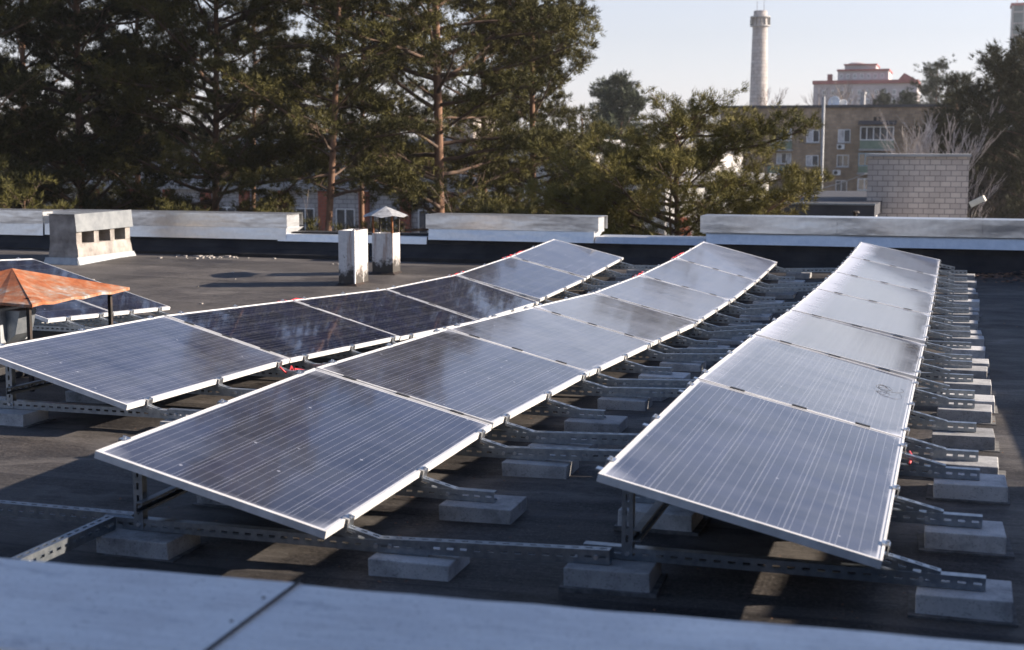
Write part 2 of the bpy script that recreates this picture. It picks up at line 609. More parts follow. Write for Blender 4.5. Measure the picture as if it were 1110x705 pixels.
def mk_parapet_metal(name, a, b, rough):
    m, nt, p = mat(name)
    n = noise(nt, 1.1, 3, .5, 'Object', (1, 1, 2.5))
    c = ramp(nt, noise(nt, 14, 5, .6), [(.3, a), (.7, b)])
    nt.links.new(c, p.inputs['Base Color'])
    p.inputs['Metallic'].default_value = .9
    p.inputs['Roughness'].default_value = rough
    bump(nt, p, n, .5, .05)
    return m


M['par_metal'] = mk_parapet_metal('parapet_sheet', (.55, .55, .56), (.66, .66, .66), .30)
M['par_flash'] = mk_parapet_metal('parapet_flashing', (.6, .61, .62), (.72, .72, .72), .40)


def mk_brick(name, c1, c2, mortar, w=.26, h=.14, gap=.012, dirt=.4, axis='XZ'):
    m, nt, p = mat(name)
    tc = N(nt, 'ShaderNodeTexCoord')
    sx = N(nt, 'ShaderNodeSeparateXYZ')
    nt.links.new(tc.outputs['Object'], sx.inputs[0])
    cv = N(nt, 'ShaderNodeCombineXYZ')
    nt.links.new(math_(nt, 'ADD', sx.outputs[0], sx.outputs[1]), cv.inputs[0])
    nt.links.new(sx.outputs[2], cv.inputs[1])
    b = N(nt, 'ShaderNodeTexBrick')
    b.inputs['Scale'].default_value = 1
    b.inputs['Brick Width'].default_value = w
    b.inputs['Row Height'].default_value = h
    b.inputs['Mortar Size'].default_value = gap
    b.inputs['Color1'].default_value = (*c1, 1)
    b.inputs['Color2'].default_value = (*c2, 1)
    b.inputs['Mortar'].default_value = (*mortar, 1)
    nt.links.new(cv.outputs[0], b.inputs['Vector'])
    d = ramp(nt, noise(nt, .5, 7, .7, 'Object', (1, 1, .45)), [(.35, 1 - dirt), (.65, 1.08)])
    c = mixc(nt, 1.0, b.outputs['Color'], d, 'MULTIPLY')
    nt.links.new(c, p.inputs['Base Color'])
    p.inputs['Roughness'].default_value = .9
    bump(nt, p, b.outputs['Fac'], -.4, .01)
    return m


M['white_brick'] = mk_brick('silicate_brick', (.50, .43, .38), (.62, .54, .47), (.30, .26, .24), dirt=.3)
M['apt_brick'] = mk_brick('tan_brick', (.32, .225, .15), (.46, .325, .215), (.31, .26, .21), .5, .3, .02, .4)
M['grey_brick'] = mk_brick('pale_brick', (.46, .445, .45), (.56, .545, .54), (.24, .23, .23), .5, .25, .02, .35)
M['red_brick'] = mk_brick('red_brick', (.30, .075, .04), (.40, .11, .06), (.25, .12, .09), .3, .15, .015, .3)
M['tower_brick'] = mk_brick('pale_tower_brick', (.40, .36, .34), (.52, .48, .46), (.3, .27, .26), 1.2, .9, .06, .35)
M['white_wall'] = m_noise('white_painted_wall', (.6, .58, .55), (.78, .76, .72), 1.2, .85, bmp=0, lo=.3, hi=.7)
M['pink_wall'] = m_noise('pinkish_wall', (.40, .36, .37), (.54, .49, .49), .2, .85, bmp=0, lo=.3, hi=.7)
M['red_roof'] = m_noise('red_roof', (.26, .06, .06), (.36, .10, .095), .3, .6, bmp=0)
M['dark_roof'] = m_noise('dark_roofing', (.03, .032, .04), (.06, .06, .07), 2, .8)
M['green_panel'] = m_noise('green_panel', (.14, .20, .15), (.20, .27, .20), .8, .7, bmp=0)
M['white_frame'] = m_noise('white_plastic', (.68, .68, .67), (.8, .8, .79), 3, .45, bmp=0)
M['blue_frame'] = m_noise('pale_blue_paint', (.25, .36, .42), (.33, .45, .50), 2, .5, bmp=0)
M['window'] = m_noise('window_glass', (.03, .035, .045), (.10, .11, .13), .7, .08, bmp=0, lo=.4, hi=.6)
M['curtain'] = m_noise('curtained_glass', (.34, .34, .36), (.62, .61, .62), 1.2, .25, bmp=0, lo=.4, hi=.6)
M['tower_glass'] = m_noise('green_cladding', (.08, .12, .13), (.15, .20, .20), .12, .35, bmp=0, stretch=(1, 1, 2))
M['concrete_grey'] = m_noise('grey_concrete', (.3, .3, .3), (.42, .41, .40), 1.5, .9)
M['cap_zinc'] = m_noise('dull_zinc_cap', (.13, .14, .15), (.20, .21, .215), 7, .6, .3, .1, 12)
M['cap_pale'] = m_noise('spotted_pale_sheet', (.28, .28, .28), (.52, .52, .515), 16, .55, .3, .1, 12)
M['mast_paint'] = m_noise('grey_mast_paint', (.20, .21, .22), (.30, .31, .32), 2, .6, bmp=0)
M['beige'] = m_noise('beige_lamp_housing', (.55, .49, .38), (.66, .6, .48), 10, .5, bmp=0)
M['dish'] = m_noise('white_dish', (.72, .72, .72), (.82, .82, .82), 3, .5, bmp=0)
M['litter'] = m_noise('leaf_litter', (.11, .05, .03), (.26, .14, .08), 25, .9, coord='World')
M['rubble'] = m_noise('mortar_rubble', (.20, .18, .165), (.36, .33, .30), 25, .9)
M['ground'] = m_noise('forest_floor', (.05, .045, .025), (.10, .085, .05), .3, .95, bmp=0, coord='World')


def mk_leaf(name, a, b, scale=.55):
    m, nt, p = mat(name)
    oi = N(nt, 'ShaderNodeObjectInfo')
    n = noise(nt, scale, 4, .65)
    n2 = noise(nt, 9, 2, .6)
    f = math_(nt, 'ADD', math_(nt, 'MULTIPLY', n, .7), math_(nt, 'MULTIPLY', n2, .3))
    c = ramp(nt, f, [(.36, a), (.62, b)])
    v = math_(nt, 'ADD', math_(nt, 'MULTIPLY', oi.outputs['Random'], .4), .8)
    cc = N(nt, 'ShaderNodeCombineColor')
    for i in range(3):
        nt.links.new(v, cc.inputs[i])
    nt.links.new(mixc(nt, 1.0, c, cc.outputs[0], 'MULTIPLY'), p.inputs['Base Color'])
    p.inputs['Roughness'].default_value = .6
    p.inputs['Specular IOR Level'].default_value = .12
    return m


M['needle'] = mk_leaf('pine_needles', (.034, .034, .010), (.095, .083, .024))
M['needle_sun'] = mk_leaf('sunlit_needles', (.058, .056, .015), (.17, .142, .042))  # lit copy: sunshine on the right-hand pines put into the needle colour
M['needle_dark'] = mk_leaf('dark_pine_needles', (.016, .018, .006), (.042, .040, .013))  # darker copy: shade side of the left pines put into the colour
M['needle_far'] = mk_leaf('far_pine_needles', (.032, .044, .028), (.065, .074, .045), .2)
M['dry_leaf'] = mk_leaf('dry_leaves', (.10, .045, .02), (.20, .11, .055))


def mk_bark():
    m, nt, p = mat('pine_bark')
    g = N(nt, 'ShaderNodeTexCoord')
    n = noise(nt, 6, 6, .7, 'Object', (1, 1, .3))
    c = ramp(nt, n, [(.3, (.07, .042, .03)), (.5, (.17, .092, .055)), (.7, (.29, .165, .105))])
    nt.links.new(c, p.inputs['Base Color'])
    p.inputs['Roughness'].default_value = .9
    bump(nt, p, n, .6, .02)
    return m


M['bark'] = mk_bark()
M['branch'] = m_noise('branch_bark', (.05, .035, .028), (.14, .085, .055), 3, .9, bmp=0)
M['twig_dark'] = m_noise('dark_twigs', (.025, .02, .018), (.055, .043, .038), 4, .9, bmp=0)
M['bare_bark'] = m_noise('grey_bark', (.13, .10, .085), (.26, .21, .18), 4, .9, bmp=0)
M['birch_bark'] = m_noise('birch_bark', (.34, .28, .25), (.62, .56, .52), 3, .8, bmp=0)

# ------------------------------------------------------------------ roof shape: measured along each row of panels
PITCH_L = 1.98
ROWS = {
    'right': dict(X=-1.1528, y0=4.6652, z=[.4339, .4644, .433, .3718, .3471, .3334, .3457, .3894],
                  t=[13.03, 13.48, 13.6, 11.71, 11.37, 11.8, 11.44, 12.07], dX=.0008),
    'middle': dict(X=-3.1182, y0=4.5846, z=[.4016, .4348, .4005, .3331, .2571, .2511, .2859, .3605],
                   t=[14.09, 14.0, 13.34, 14.98, 13.11, 13.8, 14.33, 14.48], dX=-.002),
    'left': dict(X=-5.1957, y0=6.5501, z=[.4365, .4131, .3201, .2282, .1984, .2569, .3543],
                 t=[15.26, 15.09, 15.41, 16.29, 14.78, 13.18, 13.77], dX=.0012),
    'far left': dict(X=-8.93, y0=10.22, z=[.55, .50, .45], t=[15.4, 15.4, 15.4], dX=0, W=1.65, P=.99),
}
HI = .435
for r in ROWS.values():
    y = [r['y0']]
    for a, b in zip(r['z'], r['z'][1:]):
        y.append(y[-1] + math.sqrt(r.get('P', PITCH_L) ** 2 - (b - a) ** 2))
    r['y'] = y


def lerp(x, xs, ys):
    return float(np.interp(x, xs, ys))


def roof_z(x, y):
    zs = []
    for k in ('left', 'middle', 'right'):
        r = ROWS[k]
        zs.append(lerp(y, r['y'], r['z']) - HI)
    xs = [-4.7, -2.63, -.67]
    if x < -9:
        # the fall runs out towards the far left
        w = min(1, (-9 - x) / 8)
        return zs[0] * (1 - w) + (-.03) * w
    return lerp(x, xs, zs)


gx = np.linspace(-24, 2.2, 160)
gy = np.concatenate([np.linspace(-1.0, 4, 8), np.linspace(4.15, 20, 110)])
rv = [(float(x), float(y), roof_z(x, y)) for y in gy for x in gx]
nx = len(gx)
rf = [(j * nx + i, j * nx + i + 1, (j + 1) * nx + i + 1, (j + 1) * nx + i)
      for j in range(len(gy) - 1) for i in range(nx - 1)]
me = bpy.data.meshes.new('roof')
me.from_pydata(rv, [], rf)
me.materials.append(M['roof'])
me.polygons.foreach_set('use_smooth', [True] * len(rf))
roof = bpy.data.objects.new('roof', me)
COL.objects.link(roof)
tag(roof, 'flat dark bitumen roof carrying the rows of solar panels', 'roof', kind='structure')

GZ = -11.0
g = MB()
g.quad((-3000, -500, GZ), (3000, -500, GZ), (3000, 5000, GZ), (-3000, 5000, GZ))
tag(g.build('ground', M['ground']), 'wooded ground far below the roof', 'ground', kind='structure')

# ------------------------------------------------------------------ parapets
YP = 19.55
far = empty('parapet_wall', (-8, YP, 0), 'long far parapet wall with three raised sheet metal sections behind the panels', 'parapet')


def fbox(name, m, x0, x1, y0, y1, z0, z1, bevel=0):
    b = MB()
    b.box(x0 + 8, x1 + 8, y0, y1, z0, z1)
    return b.build(name, m, far, bevel=bevel)


fbox('wall', M['upstand'], -24, 2.2, .12, .5, GZ, .30)
# bitumen turned up against the wall, with a fillet at the foot
b = MB()
prof = [(-.30, -.30), (-.30, -.02), (-.14, .05), (-.03, .17), (.0, .26), (.115, .27), (.115, -.30)]
n = len(prof)
for x in (-16.0, 10.2):
    for (yy, zz) in prof:
        b.v.append((x, yy, zz))
for i in range(n):
    b.f.append((i, (i + 1) % n, n + (i + 1) % n, n + i))
b.f.append(tuple(range(n))[::-1])
b.f.append(tuple(range(n, 2 * n)))
b.build('upstand', M['upstand'], far)


def flashing(x0, x1, z0, z1, lean=.055):
    b = MB()
    x0 += 8
    x1 += 8
    # sheet leaning back from the drip edge to the wall top
    b.hexa([(x0, -.075, z0), (x1, -.075, z0), (x1, -.06, z0), (x0, -.06, z0),
            (x0, lean - .075, z1), (x1, lean - .075, z1), (x1, .55, z1), (x0, .55, z1)])
    return b.build('flashing', M['par_flash'], far)


def raised(x0, x1, zb, zt):
    L = x1 - x0
    k = max(1, round(L / 2.1))
    b = MB()
    b.box(x0 + 8 + .02, x1 + 8 - .04, .0, .44, zb - .02, zt - .006)
    b.build('raised_core', M['par_flash'], far)
    for i in range(k):
        a, c = x0 + 8 + L * i / k, x0 + 8 + L * (i + 1) / k - .004
        b = MB()
        # folded cover: front skirt, top, back skirt
        b.box(a, c, -.06 - .003 * (i % 2), -.055, zb, zt)
        b.box(a, c, -.055, .50, zt - .005 - .002 * (i % 2), zt + .001)
        b.box(a, c, .495, .50, zb + .02, zt - .007)
        b.build('coping', M['par_metal'], far)


def px_x(px, Y=YP):
    return at(px, 240, Y).x


flashing(-24, px_x(49), .17, .355, .012)
raised(-24, px_x(49), .357, .565)
flashing(px_x(51), px_x(312), .185, .36, .012)
raised(px_x(60), px_x(313), .362, .575)
flashing(px_x(303), px_x(464), .165, .275, .02)
flashing(px_x(466), px_x(645), .235, .395, .03)
raised(px_x(463), px_x(650), .397, .605)
flashing(px_x(646), px_x(765), .235, .325)
flashing(px_x(766), 2.2, .26, .415)
raised(px_x(760), 2.2, .417, .645)

# right-hand parapet beyond the picture edge: it shades the strip of roof beside the right row
rp = empty('parapet_wall', (1.9, 9, 0), 'side parapet wall closing the right edge of the roof', 'parapet')
b = MB()
b.box(0, .35, -10, 10.4, GZ, .58)
b.build('wall', M['upstand'], rp)
for (a, c, zt) in ((-10, -3.62, .95), (-3.61, -3.0, .99), (-2.99, -1.8, .95), (-1.79, 3.0, .63), (3.01, 10.4, .66)):
    b = MB()
    b.box(-.05, .40, a, c, .585, zt)
    b.build('coping', M['par_metal'], rp)

# unseen brick house added outside the right edge to shade the near coping
sh = empty('shade_house', (2.35, -2.5, 0), 'unseen white brick house added right of the roof to shade the coping', 'brick house')
b = MB()
b.box(0, 3.0, 0, 7.85, GZ, 2.75)
b.build('wall', M['white_brick'], sh)
b = MB()
b.box(-.12, 3.12, -.12, 7.97, 2.752, 2.87)
b.build('roof', M['concrete_grey'], sh)

# near parapet with the zinc coping in the foreground
npw = empty('parapet_wall', (-1, 2.25, 0), 'near parapet under blue grey zinc coping along the bottom of the picture', 'parapet')
npw.rotation_euler = (0, 0, R(3.0))
b = MB()
b.box(-9, 3.2, -.18, .18, GZ, .62)
b.build('wall', M['upstand'], npw)


def coping_sheet(x0, x1, zo):
    b = MB()
    k = max(2, int((x1 - x0) / .12))
    y0, y1, zt = -.22, .245, .695 + zo
    pts = [(y0 - .004, zt - .09), (y0, zt - .012), (y0 + .02, zt), (y1 - .02, zt), (y1, zt - .012), (y1 + .012, zt - .085)]
    rnd = random.Random(int(x0 * 100) + 5)
    off = [rnd.uniform(-.0025, .0025) for _ in range(k + 1)]
    for i in range(k + 1):
        x = x0 + (x1 - x0) * i / k
        for (yy, zz) in pts:
            b.v.append((x, yy, zz + off[i] * .5))
    m_ = len(pts)
    for i in range(k):
        for j in range(m_ - 1):
            a = i * m_ + j
            b.f.append((a, a + m_, a + m_ + 1, a + 1))
    o = b.build('coping', M['coping'], npw, smooth=False)
    s_ = o.modifiers.new('thickness', 'SOLIDIFY')
    s_.thickness = .0015
    return o


coping_sheet(-9, -.2, .002)
coping_sheet(-.206, 3.2, -.002)
b = MB()
b.box(-.208, -.2015, -.215, .238, .6955, .7005)
b.build('seam', M['dark_iron'], npw)
for yy in (-.02, .12):
    b = MB()
    b.bolt((-.232, yy, .697), (0, 0, 1), .0035, .0025)
    b.build('rivet', M['dark_iron'], npw)

# ------------------------------------------------------------------ solar panels, supports, blocks
ORD = ['first', 'second', 'third', 'fourth', 'fifth', 'sixth', 'seventh', 'eighth']
PW, PL, TH = .992, 1.955, .030
PW2, PL2 = 1.65, .985          # the upright panels behind the hood


def frame_mesh(pw, pl):
    b = MB()
    lip = .010
    hx, hy = pw / 2, pl / 2
    b.box(-hx, hx, -hy, -hy + lip, -TH, 0)
    b.box(-hx, hx, hy - lip, hy, -TH, 0)
    b.box(-hx, -hx + lip, -hy + lip, hy - lip, -TH, 0)
    b.box(hx - lip, hx, -hy + lip, hy - lip, -TH, 0)
    # return flanges under the panel
    b.box(-hx + lip, -hx + lip + .02, -hy + lip, hy - lip, -TH, -TH + .002)
    b.box(hx - lip - .02, hx - lip, -hy + lip, hy - lip, -TH, -TH + .002)
    return b.mesh('frame', M['alu'])


def slab_mesh(name, m, z0, z1, pw, pl, ins=.0095):
    b = MB()
    b.box(-pw / 2 + ins, pw / 2 - ins, -pl / 2 + ins, pl / 2 - ins, z0, z1)
    return b.mesh(name, m)


def panel_meshes(pw, pl, cells):
    return (frame_mesh(pw, pl), slab_mesh('glass', M[cells], -.0075, -.003, pw, pl),
            slab_mesh('backsheet', M['backsheet'], -.010, -.008, pw, pl))


PM = {False: panel_meshes(PW, PL, 'cells'), True: panel_meshes(PW2, PL2 - .015, 'cells_upright')}
jb = MB()
jb.box(-.40, -.30, -.06, .06, -.028, -.0105)
JB = jb.mesh('junction_box', M['black_plastic'])
cl = MB()
cl.box(-.035, .035, -.011, .011, -.002, .005)
CL = cl.mesh('joint_clamp', M['dark_clamp'])


def child(name, me, parent, loc=(0, 0, 0)):
    o = bpy.data.objects.new(name, me)
    COL.objects.link(o)
    o.parent = parent
    o.location = loc
    return o


STATE = {  # dust film, drift along the high edge
    'right': [(.095, .05), (.15, .40), (.17, .75), (.18, .85), (.18, .9), (.18, .95), (.16, .95)],
    'middle': [(.065, .0), (.095, .0), (.15, .0), (.19, .05), (.21, .15), (.17, .1), (.20, .12)],
    'left': [(.10, .0), (.008, .0), (.008, .0), (.025, .0), (.08, .0), (.13, .0)],
    'far left': [(.02, .0), (.02, .0)],
}
WORDS = {'right': 'right row', 'middle': 'middle row', 'left': 'left row', 'far left': 'far left row'}
LOOK = {
    'right': ['dark blue grey panel with pale busbar lines', 'dusty grey panel with wire low on it',
              'dusty grey panel', 'dusty panel with white drift on its high edge', 'pale panel with broad white drift',
              'pale panel with white smear low down', 'pale dusty panel with visible square cells'],
    'middle': ['dark blue panel with dusty corners', 'lavender blue panel with fine lines', 'hazy grey blue panel',
               'hazy pale blue panel', 'hazy pale blue panel', 'pale blue panel', 'pale blue panel'],
    'left': ['dark slate blue panel', 'glossy black panel mirroring trees and sky', 'glossy black panel mirroring dark pines',
             'glossy panel with bright streaks in its reflection', 'half dark half pale blue panel', 'hazy blue panel'],
    'far left': ['glossy blue panel behind the rusty hood, nearer of the two', 'glossy blue panel with a mirrored tree behind the rusty hood, farther of the two'],
}


def tz(row, y, key):
    r = ROWS[row]
    return lerp(y, r['y'], r[key])


def panel(row, k):
    r = ROWS[row]
    t = R((r['t'][k] + r['t'][k + 1]) / 2)
    P0 = Vector((r['X'] + r['dX'] * (r['y'][k] - r['y0']), r['y'][k], r['z'][k]))
    P1 = Vector((r['X'] + r['dX'] * (r['y'][k + 1] - r['y0']), r['y'][k + 1], r['z'][k + 1]))
    v = (P1 - P0).normalized()
    u = Vector((math.cos(t), 0, -math.sin(t)))
    u = (u - v * u.dot(v)).normalized()
    w = u.cross(v)
    pw, pl = r.get('W', PW), r.get('P', PITCH_L)
    FR, GL, BS = PM['W' in r]
    c = (P0 + P1) / 2 + u * pw / 2
    nk = len(r['z']) - 1
    where = ('nearest' if k == 0 else 'farthest' if k == nk - 1 else ORD[k] + ' from the front')
    if nk == 2:
        lab = LOOK[row][k]
    else:
        lab = '%s, %s in %s' % (LOOK[row][k], where, WORDS[row])
    e = empty('solar_panel', (0, 0, 0), lab, 'solar panel', 'solar panels in tilted rows')
    e.matrix_world = Matrix(((u.x, v.x, w.x, c.x), (u.y, v.y, w.y, c.y), (u.z, v.z, w.z, c.z), (0, 0, 0, 1)))
    child('frame', FR, e)
    gl = child('glass', GL, e)
    gl['dust'], gl['drift'] = STATE[row][k]
    child('backsheet', BS, e)
    child('junction_box', JB, e)
    if k < nk - 1:
        for x in (-.30, 0, .30):
            child('joint_clamp', CL, e, (x, pl / 2, 0))
    return e


for row, r in ROWS.items():
    for k in range(len(r['z']) - 1):
        panel(row, k)

FY, UP = Vector((0, 1, 0)), Vector((0, 0, 1))
BOLTS = {}
bb = MB()
bb.bolt((0, 0, 0), (0, -1, 0))
BOLT = bb.mesh('bolt', M['clamp'])


def support_parts(tdeg, pw=.992):
    t = R(tdeg)
    wc = pw * math.cos(t)
    tn = math.tan(t)
    hi = HI if pw < 1 else .64
    und = hi - TH / math.cos(t) - .002           # underside of the panel at the high edge
    out = {}
    b = MB()
    b.channel((-.10, 0, .076), (wc + .33, 0, .076), UP, FY, .046, .041)
    out['base_rail'] = b.mesh('base_rail', M['galv'])
    b = MB()
    zt = und - .06 * tn - .045
    b.channel((.085, -.004, .078), (.085, -.004, zt + .04), Vector((-1, 0, 0)), FY, .041, .036)
    out['post'] = b.mesh('post', M['galv'])
    b = MB()
    d = Vector((math.cos(t), 0, -math.sin(t)))
    up = Vector((math.sin(t), 0, math.cos(t)))
    p0 = Vector((.02, .004, und - .02 * tn)) - up * .041
    L = (wc + .165) / math.cos(t)
    b.channel(p0, p0 + d * L, up, FY, .041, .036, top_slots=True)
    out['tilted_rail'] = b.mesh('tilted_rail', M['galv'])
    BOLTS[tdeg] = [(.065, -.004, .10), (.065, -.004, zt + .01), (wc + .12, 0, .10)]

    def clampm(x, z, s):
        b = MB()
        c = Vector((x, .02, z))
        side = d * s
        b.obox(c - FY * .025 - side * .014, d * s if s > 0 else d * s, FY, up, .028, .05, .005)
        b.obox(c - FY * .025 + side * .011 - up * .045, d * s, FY, up, .004, .05, .047)
        b.obox(c - FY * .02 + side * .012 - up * .045, d * s, FY, up, .035, .04, .004)
        b.bolt(c + side * .004 + up * .005, up, .007, .008)
        return b.mesh('edge_clamp', M['clamp'])
    out['edge_clamp'] = clampm(wc + .001, hi - pw * math.sin(t) + .0005, 1)
    out['edge_clamp_high'] = clampm(-.001, hi + .0005, -1)
    return out


NAMES = {'base_rail': 'base_rail', 'post': 'post', 'tilted_rail': 'tilted_rail',
         'edge_clamp': 'edge_clamp', 'edge_clamp_high': 'edge_clamp'}
WHERE3 = ['near end', 'middle', 'far end']


def blk_mesh(dx, dy, seed):
    """paving slab with knocked corners"""
    rj = random.Random(seed)
    b = MB()
    b.box(-dx / 2, dx / 2, -dy / 2, dy / 2, -.03, .0755)
    b.v = [(x + rj.uniform(-.003, .003), y + rj.uniform(-.003, .003), z + (rj.uniform(-.004, 0) if z > 0 else 0)) for x, y, z in b.v]
    return b.mesh('concrete_block', M['concrete'])


BLK = [blk_mesh(.31 + .012 * (i % 3 - 1), .24 + .008 * (i % 2), i) for i in range(9)]
pb = MB()
pb.box(-.175, .175, -.14, .14, -.03, .006)
PAD = pb.mesh('pad', M['pad'])
rb = random.Random(3)


def block(x, y, z, lab, rot=0):
    e = empty('concrete_block', (x, y, z), lab, 'block', 'concrete ballast blocks')
    e.rotation_euler = (0, 0, rot)
    o = child('block', rb.choice(BLK), e)
    add_bevel(o, rb.uniform(.002, .006), 2)
    p = child('pad', PAD, e, (rb.uniform(-.01, .01), rb.uniform(-.01, .01), 0))
    p.rotation_euler = (0, 0, rb.uniform(-.04, .04))
    return e


SUPPORT_Y = {}
for row, r in ROWS.items():
    nk = len(r['z']) - 1
    for k in range(nk):
        t = (r['t'][k] + r['t'][k + 1]) / 2
        parts = support_parts(t, r.get('W', PW))
        ph = ('the nearest panel' if k == 0 else 'the farthest panel' if k == nk - 1 else 'the %s panel' % ORD[k])
        for j, s in enumerate((.1, .5, .9) if nk > 2 else (.25, .75)):
            y = r['y'][k] + s * (r['y'][k + 1] - r['y'][k])
            x = r['X'] + r['dX'] * (y - r['y0'])
            z = tz(row, y, 'z') - (.64 if nk == 2 else HI)
            SUPPORT_Y[(row, k, j)] = (x, y, z)
            if nk == 2:
                at_ = '%s of the %s panel behind the rusty hood' % (WHERE3[2 * j], ('nearer', 'farther')[k])
            else:
                at_ = '%s of %s, %s' % (WHERE3[j], ph, WORDS[row])
            e = empty('support_frame', (x, y, z), 'slotted steel frame under ' + at_, 'support frame',
                      'steel support frames of the panels')
            for nm, me in parts.items():
                child(NAMES[nm], me, e)
            for bl in BOLTS[t]:
                child('bolt', BOLT, e, bl)
            wc = r.get('W', PW) * math.cos(R(t))
            hide_post = row != 'right' and row != 'middle' and j == 1
            block(x + wc + .275 + rb.uniform(-.02, .02), y + .04 + rb.uniform(-.02, .02), z,
                  'grey block at low foot, ' + at_, rb.uniform(-.03, .03))
            block(x + .0 + rb.uniform(-.02, .02) + (.03 if row == 'right' else .1), y - .01 + rb.uniform(-.02, .02), z,
                  'grey block under post, ' + at_, rb.uniform(-.03, .03))

# link rails bolted between neighbouring rows
def link(x0, y0, z0, x1, y1, z1, lab):
    e = empty('link_rail', (x0, y0, z0), lab, 'rail', 'slotted rails linking the rows')
    b = MB()
    d = Vector((x1 - x0, y1 - y0, z1 - z0))
    w = Vector((-d.y, d.x, 0)).normalized()
    up = d.cross(w).normalized() * -1
    up = up if up.z > 0 else -up
    b.channel((0, 0, 0), d, up, w, .052, .043, top_slots=True)
    b.build('rail', M['galv'], e)
    u = d.normalized()
    child('bolt', BOLT, e, u * .05 + up * .025)
    child('bolt', BOLT, e, d - u * .05 + up * .025)


for k in range(7):
    for j in (0, 2):
        x1, y1, z1 = SUPPORT_Y[('right', k, j)]
        xm, ym, zm = SUPPORT_Y[('middle', k, j)]
        wc = .962
        link(xm + wc + .13, ym - .0055, zm + .078, x1 + .02, ym - .0055 if k == 0 and j == 0 else y1 - .0055 - (y1 - ym), z1 + .078,
             'rail joining middle and right rows at the %s of the %s panels' % (WHERE3[j], ORD[k]))
for k in range(6):
    for j in (0, 2):
        x0, y0, z0 = SUPPORT_Y[('left', k, j)]
        x1, y1, z1 = SUPPORT_Y[('middle', k + 1, j)]
        link(x0 + .96 + .13, y0 - .0055, z0 + .078, x1 + .02, y1 - .0055, z1 + .078,
             'rail joining left and middle rows at the %s of the %s left panel' % (WHERE3[j], ORD[k]))
x, y, z = SUPPORT_Y[('middle', 0, 0)]
link(-5.4, y + .02, z + .078, x + .02, y + .02, z + .078, 'slotted rail running out left from the nearest middle row post')
link(x - .03, y - .62, z + .072, x - .03, y - .02, z + .078, 'short pale steel rail pointing at the near parapet beside the nearest block')
x, y, z = SUPPORT_Y[('left', 0, 0)]
link(-7.6, y + .02, z + .078, x + .02, y + .02, z + .078, 'slotted rail running out left from the nearest left row post')

# long rails under the high edges
for row in ('right', 'middle', 'left'):
    r = ROWS[row]
    e = empty('long_rail', (r['X'] + .10, r['y0'] + .12, 0), 'long steel rail tying the posts together under the %s' % WORDS[row], 'rail',
              'long rails under the high edges')
    b = MB()
    ys = np.arange(r['y0'] + .12, r['y'][-1] - .1, .66)
    for a, c in zip(ys, ys[1:]):
        za, zc = tz(row, a, 'z') - HI + .17, tz(row, c, 'z') - HI + .17
        p0 = Vector((0, a - r['y0'] - .12, za))
        p1 = Vector((r['dX'] * .66, c - r['y0'] - .12, zc))
        b.channel(p0, p1, UP, Vector((1, 0, 0)), .041, .03)
    b.build('rail', M['galv_dull'], e)


def stray(name, pts, rad, m, lab, cat, group=None):
    b = MB()
    b.tube(pts, rad, 6)
    return tag(b.build(name, m, smooth=True), lab, cat, group)


# red cable loops at the panel joints
def cable(row, k, side, n, lab, amp=.03):
    r = ROWS[row]
    rr = random.Random(k * 7 + n + len(row))
    y0 = r['y'][k] - .25
    pts = []
    for i in range(n):
        y = y0 + i * .07
        x = r['X'] + r['dX'] * (y - r['y0'])
        z = tz(row, y, 'z')
        if side == 'high':
            pts.append((x - .025 + rr.uniform(-.01, .01), y, z - .012 + rr.uniform(-.01, 1) * amp * .6))
        else:
            t = R(tz(row, y, 't'))
            pts.append((x + PW * math.cos(t) + .03 + rr.uniform(-.02, .04), y, z - PW * math.sin(t) - .06 + rr.uniform(-.5, .5) * amp))
    stray('red_cable', pts, .006, M['red'], lab, 'cable', 'red cables clipped along the panel edges')


for k, n in ((2, 8), (4, 10), (5, 14)):
    cable('left', k, 'high', n, 'red cable along the high edge by the %s joint of the left row' % ORD[k - 1])
for k, n in ((5, 9), (6, 14)):
    cable('middle', k, 'high', n, 'red cable along the high edge by the %s joint of the middle row' % ORD[k - 1])
cable('left', 1, 'low', 6, 'red cable loop under the low edge near the front of the left row', .12)
cable('right', 1, 'low', 4, 'red cable end under the low edge of the right row', .05)
cable('left', 0, 'high', 0 or 5, 'red cable beside the high edge at the front of the left row')
cable('far left', 1, 'high', 5, 'red cable beside the far corner of the far left panel')


for row in ('right', 'middle'):
    r = ROWS[row]
    rr = random.Random(len(row))
    pts = []
    for y in np.arange(r['y0'] + .3, r['y'][-1] - .3, .165):
        ph = (y - r['y0']) % .66 / .66
        pts.append((r['X'] + r['dX'] * (y - r['y0']) - .035 + rr.uniform(-.012, .012), y, tz(row, y, 'z') - .035 - .05 * math.sin(math.pi * ph) + rr.uniform(-.008, .008)))
    stray('power_cable', pts, .0075, M['black_plastic'], 'black cable sagging along the high edge of the %s' % WORDS[row], 'cable')


# tangles of thin wire lying on right row panels
def tangle(row, k, fx, fy, n, rad, lab, seed):
    r = ROWS[row]
    rr = random.Random(seed)
    t = R((r['t'][k] + r['t'][k + 1]) / 2)
    pts = []
    y = r['y'][k] + fy * PITCH_L
    for i in range(n * 4):
        f = i / (n * 4)
        a = f * 6.283 * n / 7
        q = rad * (.75 + .25 * math.sin(a * .37 + seed)) * (1 if f < .8 else 1 + (f - .8) * 6)
        dx, dy = q * math.cos(a) * .8 + rad * .3 * math.sin(f * 9), q * 1.3 * math.sin(a) + (f - .5) * rad
        yy = y + dy
        xx = fx * PW + dx
        pts.append((r['X'] + r['dX'] * (yy - r['y0']) + xx * math.cos(t), yy,
                    tz(row, yy, 'z') - xx * math.sin(t) + .006 + .010 * abs(math.sin(i * .21))))
    stray('wire_tangle', pts, .0009, M['dark_iron'], lab, 'wire', 'wire tangles on the panels')


